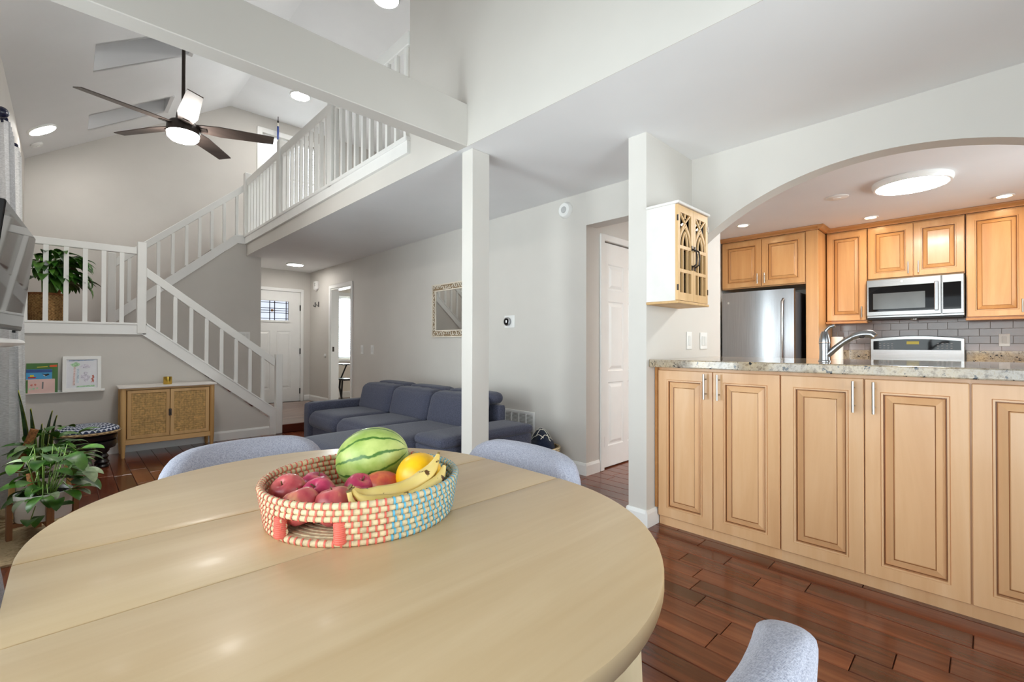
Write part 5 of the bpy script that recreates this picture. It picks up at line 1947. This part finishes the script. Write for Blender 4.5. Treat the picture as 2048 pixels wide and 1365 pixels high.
bz = tvbox(0, W_, 0, H_, -.03, -.002).build('housing', m_black, tv, bevel=.003)
tvbox(.006, W_ - .006, .008, H_ - .006, -.0018, 0).build('screen', plain('television_screen', (22, 23, 26), .03, var=0), tv)
tvbox(W_ / 2 - .12, W_ / 2 + .12, .12, .36, -.10, -.031).build('wall_bracket', m_black, tv)
tvbox(W_ * .86, W_ * .90, -.012, 0, -.02, -.008).build('sensor_tab', m_black, tv)
ms = thing('mantel_shelf', 'white moulded shelf edge below the television', 'shelf', (-.3, 3.1, 1.1))
MB().prism([(XW + .001, 1.105), (-.205, 1.105), (-.185, 1.112), (-.176, 1.125), (-.182, 1.138), (-.2, 1.145), (XW + .001, 1.145)], 'y', 2.3, 3.86).build('shelf_board', m_white, ms, smooth=30)
for yy in (2.6, 3.5): MB().prism([(XW + .001, 1.104), (-.26, 1.104), (-.28, 1.05), (XW + .001, .96)], 'y', yy, yy + .04).build('bracket', m_white, ms)


def curtain(name, lab, y0_, y1_, xc, z0_, z1_, mat, waves, amp, flare=.0):
    t = thing(name, lab, 'curtain', (xc, (y0_ + y1_) / 2, z0_), 'window curtains')
    nu, nv = waves * 12, 14
    vs, fs = [], []
    for j in range(nv + 1):
        w = j / nv
        z = z1_ + (z0_ - z1_) * w
        for i in range(nu + 1):
            u = i / nu
            a_ = amp * (.55 + .45 * w)
            xx = xc + a_ * math.sin(u * waves * 2 * PI + .4 * math.sin(w * 3)) + flare * w
            yy = y0_ + (y1_ - y0_) * u + .012 * math.sin(u * waves * 4 * PI + w * 2)
            vs.append((xx, yy, z))
    for j in range(nv):
        for i in range(nu):
            k = j * (nu + 1) + i
            fs.append((k, k + 1, k + nu + 2, k + nu + 1))
    MB().add(vs, fs).build('cloth', mat, t, smooth=80)
    for i in range(waves * 2):
        hd_ = MB()
        yy = y0_ + (y1_ - y0_) * (i + .5) / (waves * 2)
        hd_.lathe([(.016, -.003), (.020, 0), (.016, .003)], 12, (xc, yy, z1_ + .012), rot=Matrix.Rotation(R(90), 3, 'X'))
        hd_.build('curtain_ring', m_navy, t, smooth=40)
    return t


curtain('linen_curtain', 'grey linen curtain hanging behind the television', 4.50, 4.88, -.315, .02, 2.60, m_curtain, 4, .055, .03)
curtain('voile_curtain', 'bright white curtain next to the stair landing wall', 5.04, 5.38, -.298, .02, 2.60, m_curtain2, 3, .045, .03)
cr = thing('curtain_rod', 'navy curtain rod with a ball finial above the window', 'curtain rod', (-.32, 4.9, 2.62))
MB().tube([(-.32, 4.46, 2.618), (-.32, 5.42, 2.618)], .012, 10).build('rod', m_navy, cr, smooth=50)
MB().ell((-.32, 4.43, 2.622), .036, .036, .036, 18, 12).build('finial', m_navy, cr, smooth=70)
MB().ell((-.32, 5.45, 2.618), .03, .03, .03, 18, 12).build('finial', m_navy, cr, smooth=70)
for yy in (4.93, 5.40): MB().tube([(XW + .001, yy, 2.63), (-.32, yy, 2.63)], .008, 8).build('bracket', m_navy, cr)

# ------------------------------------------------------------------ plants


def leafobj(parent, mat, *a, nm='leaf', **k):
    return MB().leaf(*a, **k).build(nm, mat, parent, smooth=70)


def planter(lab, x, y, r, mat_leg, seed):
    t = thing('planter', lab, 'planter', (x, y, 0), 'white pots on wooden stands')
    pz = .105
    MB().lathe([(.0001, pz), (r * .92, pz), (r * .96, pz + .006), (r, pz + .15), (r * .94, pz + .15), (r * .92, pz + .13), (.0001, pz + .13)], 36, (x, y, 0)).build('pot', m_pot, t, smooth=40)
    MB().lathe([(.0001, pz + .136), (r * .6, pz + .138), (r * .925, pz + .132)], 24, (x, y, 0)).build('soil', m_soil, t, smooth=60)
    for k in range(4):
        a = R(seed + 90 * k)
        px, py = x + (r + .014) * math.cos(a), y + (r + .014) * math.sin(a)
        b = MB().box(-.012, .012, -.016, .016, 0, .215)
        rm = Matrix.Rotation(a, 3, 'Z')
        b.v = [tuple(rm @ Vector(q) + Vector((px, py, 0))) for q in b.v]
        b.build('stand_leg', mat_leg, t)
    br_ = MB()
    for k in range(2):
        a = R(seed + 90 * k)
        d = Vector((math.cos(a), math.sin(a), 0)) * (r + .006)
        c_ = Vector((x, y, .09 + k * .0))
        br_.bar(c_ - d, c_ + d, .028, .024)
    br_.build('stand_cross', mat_leg, t)
    return t


planter('white pot on a dark wooden stand nearest the table', -.095, 3.86, .125, m_acacia, 12)
planter('white pot on a wooden stand in the middle of the three', -.12, 4.33, .12, m_oak, 15)
planter('white pot on a wooden stand farthest toward the stool', -.13, 4.74, .115, m_oak, 20)

pr = random.Random(5)
po = thing('pothos_plant', 'trailing pothos with heart leaves in the nearest white pot', 'plant', (-.095, 3.86, .235))
for k in range(78):
    a = pr.uniform(0, 2 * PI)
    rr = pr.uniform(.02, .19)
    zz = pr.uniform(.25, .52) - rr * .35
    if k < 16: zz = pr.uniform(.14, .27); rr = pr.uniform(.12, .19); a = pr.uniform(-3.2, -.6)
    x_, y_ = -.095 + rr * math.cos(a), 3.86 + rr * math.sin(a)
    if x_ < -.2: continue
    L_ = pr.uniform(.085, .15)
    leafobj(po, m_leafm if pr.random() < .75 else m_leafv, (x_, y_, zz), a + pr.uniform(-.8, .8), pr.uniform(-.3, .5), L_, L_ * .78, droop=pr.uniform(.5, 1.5), fold=.12, heart=True, twist=pr.uniform(-.3, .3))
    if k % 2 == 0:
        MB().tube([(-.095 + .25 * rr * math.cos(a), 3.86 + .25 * rr * math.sin(a), .235), (-.095 + .7 * rr * math.cos(a), 3.86 + .7 * rr * math.sin(a), zz + .05), (x_, y_, zz)], .0024, 5).build('vine', m_stem, po, smooth=60)
mpz = MB().tube([(-.14, 3.97, .22), (-.155, 3.99, .345)], .020, 12).build('moss_pole', m_coir, po, smooth=50)
sp2 = thing('philodendron_plant', 'leafy green plant tied to a leaning coir pole in the middle pot', 'plant', (-.12, 4.33, .235))
MB().tube([(-.225, 4.33, .30), (-.204, 4.3, .40), (-.150, 4.30, .565)], .021, 12).build('coir_pole', m_coir, sp2, smooth=50)
for k in range(60):
    a = pr.uniform(0, 2 * PI)
    rr = pr.uniform(.03, .2)
    zz = pr.uniform(.26, .56) - rr * .2
    x_, y_ = -.12 + rr * math.cos(a), 4.33 + rr * math.sin(a)
    if x_ < -.2: continue
    L_ = pr.uniform(.09, .16)
    leafobj(sp2, (m_leafm, m_leafv, m_leafd)[pr.choice((0, 0, 1, 2))], (x_, y_, zz), a + pr.uniform(-.6, .6), pr.uniform(-.1, .8), L_, L_ * .6, droop=pr.uniform(.6, 1.6), fold=.12, heart=True, twist=pr.uniform(-.3, .3))
    if k % 3 == 0:
        MB().tube([(-.12, 4.33, .235), ((x_ - .12) / 2, (y_ + 4.33) / 2, zz + .03), (x_, y_, zz)], .0026, 5).build('stalk', m_stem, sp2, smooth=60)
sn = thing('snake_plant', 'upright snake plant with yellow-edged blades in the farthest pot', 'plant', (-.13, 4.74, .235))
for k, (dx, dy_, h_, a, w_) in enumerate([(-.06, -.03, .56, 2.9, .05), (-.03, .02, .42, 2.2, .055), (.02, -.02, .40, .4, .045), (.045, .03, .36, .2, .04), (.0, .05, .30, 1.5, .045)]):
    p0 = Vector((-.13 + dx, 4.74 + dy_, .235))
    def blade_(w, off, z_up, mat, nm):
        vs, fs = [], []
        for i in range(11):
            t = i / 10
            ww = w * (.55 + .45 * math.sin(min(1, t * 1.6) * PI / 2)) * (1 - max(0, t - .45) / .56) ** .7
            lean_ = .10 * h_ * t * t
            c_ = p0 + Vector((math.cos(a) * lean_, math.sin(a) * lean_, h_ * t * z_up))
            sd = Vector((math.sin(.7), -math.cos(.7), 0))
            fw_ = Vector((-math.cos(.7), -math.sin(.7), 0))
            vs += [c_ - sd * ww / 2 + fw_ * (off + .008), c_ + fw_ * off, c_ + sd * ww / 2 + fw_ * (off + .008)]
        for i in range(10):
            q = i * 3
            fs += [(q, q + 1, q + 4, q + 3), (q + 1, q + 2, q + 5, q + 4)]
        return MB().add(vs, fs).build(nm, mat, sn if nm == 'blade' else par, smooth=70)
    par = blade_(w_, 0.0, 1.0, m_snakee, 'blade')
    blade_(w_ * .72, .0025, .985, m_snake, 'blade_centre')
for k in range(12):
    a = pr.uniform(-1.6, 1.2)
    leafobj(sn, m_leafm, (-.13 + .03 * math.cos(a), 4.74 + .03 * math.sin(a), .24), a, pr.uniform(.5, 1.15), pr.uniform(.26, .40), .05, droop=pr.uniform(1.0, 1.9), fold=.2, nm='arching_leaf')

rug = thing('jute_rug', 'pale woven jute rug under the plant stands', 'rug', (-.18, 4.2, 0))
for k in range(58):
    yy = 3.42 + k * .0268
    MB().box(-.41, .052 - .006 * (k % 2), yy, yy + .0255, .0005, .0115).build('braid_row', m_rug, rug)

bp_ = thing('seagrass_basket', 'brown woven basket with a handle on the stair landing', 'basket', (-.148, 6.45, LZ))
MB().lathe([(.0001, .002), (.118, .002), (.126, .02), (.132, .20), (.134, .268), (.120, .268), (.116, .2), (.0001, .19)], 40, (-.148, 6.45, LZ)).build('basket_body', m_seagrass, bp_, smooth=40)
for k in range(17):
    rr = .127 + .007 * k / 16
    MB().tube([(-.148 + rr * math.cos(2 * PI * j / 48), 6.45 + rr * math.sin(2 * PI * j / 48) , LZ + .012 + k * .0148) for j in range(48)], .0075, 6, closed=True).build('woven_row', m_seagrass, bp_, smooth=60)
MB().tube([(-.148 + .135 * math.cos(2 * PI * j / 40), 6.45 + .135 * math.sin(2 * PI * j / 40), LZ + .268) for j in range(40)], .012, 8, closed=True).build('rim', m_coir, bp_, smooth=60)
MB().tube([(-.07, 6.34, LZ + .27), (-.055, 6.335, LZ + .315), (-.02, 6.36, LZ + .33), (-.005, 6.40, LZ + .30), (-.01, 6.42, LZ + .265)], .011, 8).build('handle', m_coir, bp_, smooth=60)
MB().lathe([(.0001, .24), (.118, .238)], 24, (-.148, 6.45, LZ)).build('soil', m_soil, bp_)
pl = thing('peace_lily', 'large drooping green-leaved plant in the landing basket', 'plant', (-.148, 6.45, LZ + .24))
for k in range(120):
    a = pr.uniform(0, 2 * PI)
    if k % 3 == 0: a = pr.uniform(-2.6, .6)
    r0 = pr.uniform(.01, .07)
    hh = pr.uniform(.12, .40)
    rr = pr.uniform(.05, .20)
    base_ = Vector((-.148 + r0 * math.cos(a), 6.45 + r0 * math.sin(a), LZ + .24))
    top_ = Vector((-.148 + rr * math.cos(a), 6.45 + rr * math.sin(a), LZ + .24 + hh))
    if top_.x + .2 * math.cos(a) < -.36: continue
    L_ = pr.uniform(.19, .29)
    lf_ = leafobj(pl, m_leafd if pr.random() < .5 else m_leafm, top_, a + pr.uniform(-.4, .4), pr.uniform(.1, .8), L_, L_ * .36, droop=pr.uniform(1.2, 2.3), fold=.18)
    mid_ = (base_ + top_) / 2 + Vector((0, 0, .05))
    MB().tube([base_, mid_, top_], .0034, 5).build('petiole', m_stem, pl, smooth=60)

# ------------------------------------------------------------------ hanging ornament and study stand
ho = thing('hanging_ornament', 'slim blue and white ornament hanging before the gable window', 'ornament', (2.60, 8.5, 4.4))
HX, HY = 2.585, 8.5
MB().tube([(HX, HY, 5.06), (HX, HY, 4.99)], .006, 8).build('hook', m_bronze, ho)
MB().lathe([(.012, -.02), (.014, 0), (.012, .02)], 12, (HX, HY, 4.97)).build('bead', m_black, ho, smooth=50)
MB().lathe([(.014, -.03), (.016, 0), (.014, .03)], 12, (HX, HY, 4.92)).build('white_bead', m_cream, ho, smooth=50)
MB().tube([(HX, HY, 4.89), (HX, HY, 4.66)], .017, 10).build('blue_tube', plain('blue_glass_tube', (40, 66, 140), .2), ho, smooth=50)
MB().tube([(HX, HY, 4.66), (HX, HY, 4.42)], .012, 10).build('tassel', m_cream, ho, smooth=50)

ex = thing('folding_stand', 'black folding stand with two trays in the room beyond the doorway', 'stand', (3.56, 8.0, .1))
B(3.46, 3.66, 7.78, 8.22, .76, .778).build('upper_tray', m_black, ex, bevel=.004)
B(3.47, 3.65, 7.80, 8.20, .485, .515).build('lower_tray', m_black, ex, bevel=.004)
MB().tube([(3.56, 7.90, .762), (3.56, 8.14, .50)], .013, 8).build('strut', m_black, ex)
MB().tube([(3.56, 8.16, .50), (3.56, 8.19, .34), (3.56, 8.08, .11)], .018, 8).build('leg', m_black, ex)
MB().tube([(3.60, 8.16, .49), (3.62, 8.25, .11)], .015, 8).build('leg', m_black, ex)
B(3.44, 3.68, 8.0, 8.30, .1, .122).build('foot_plate', m_black, ex, bevel=.004)
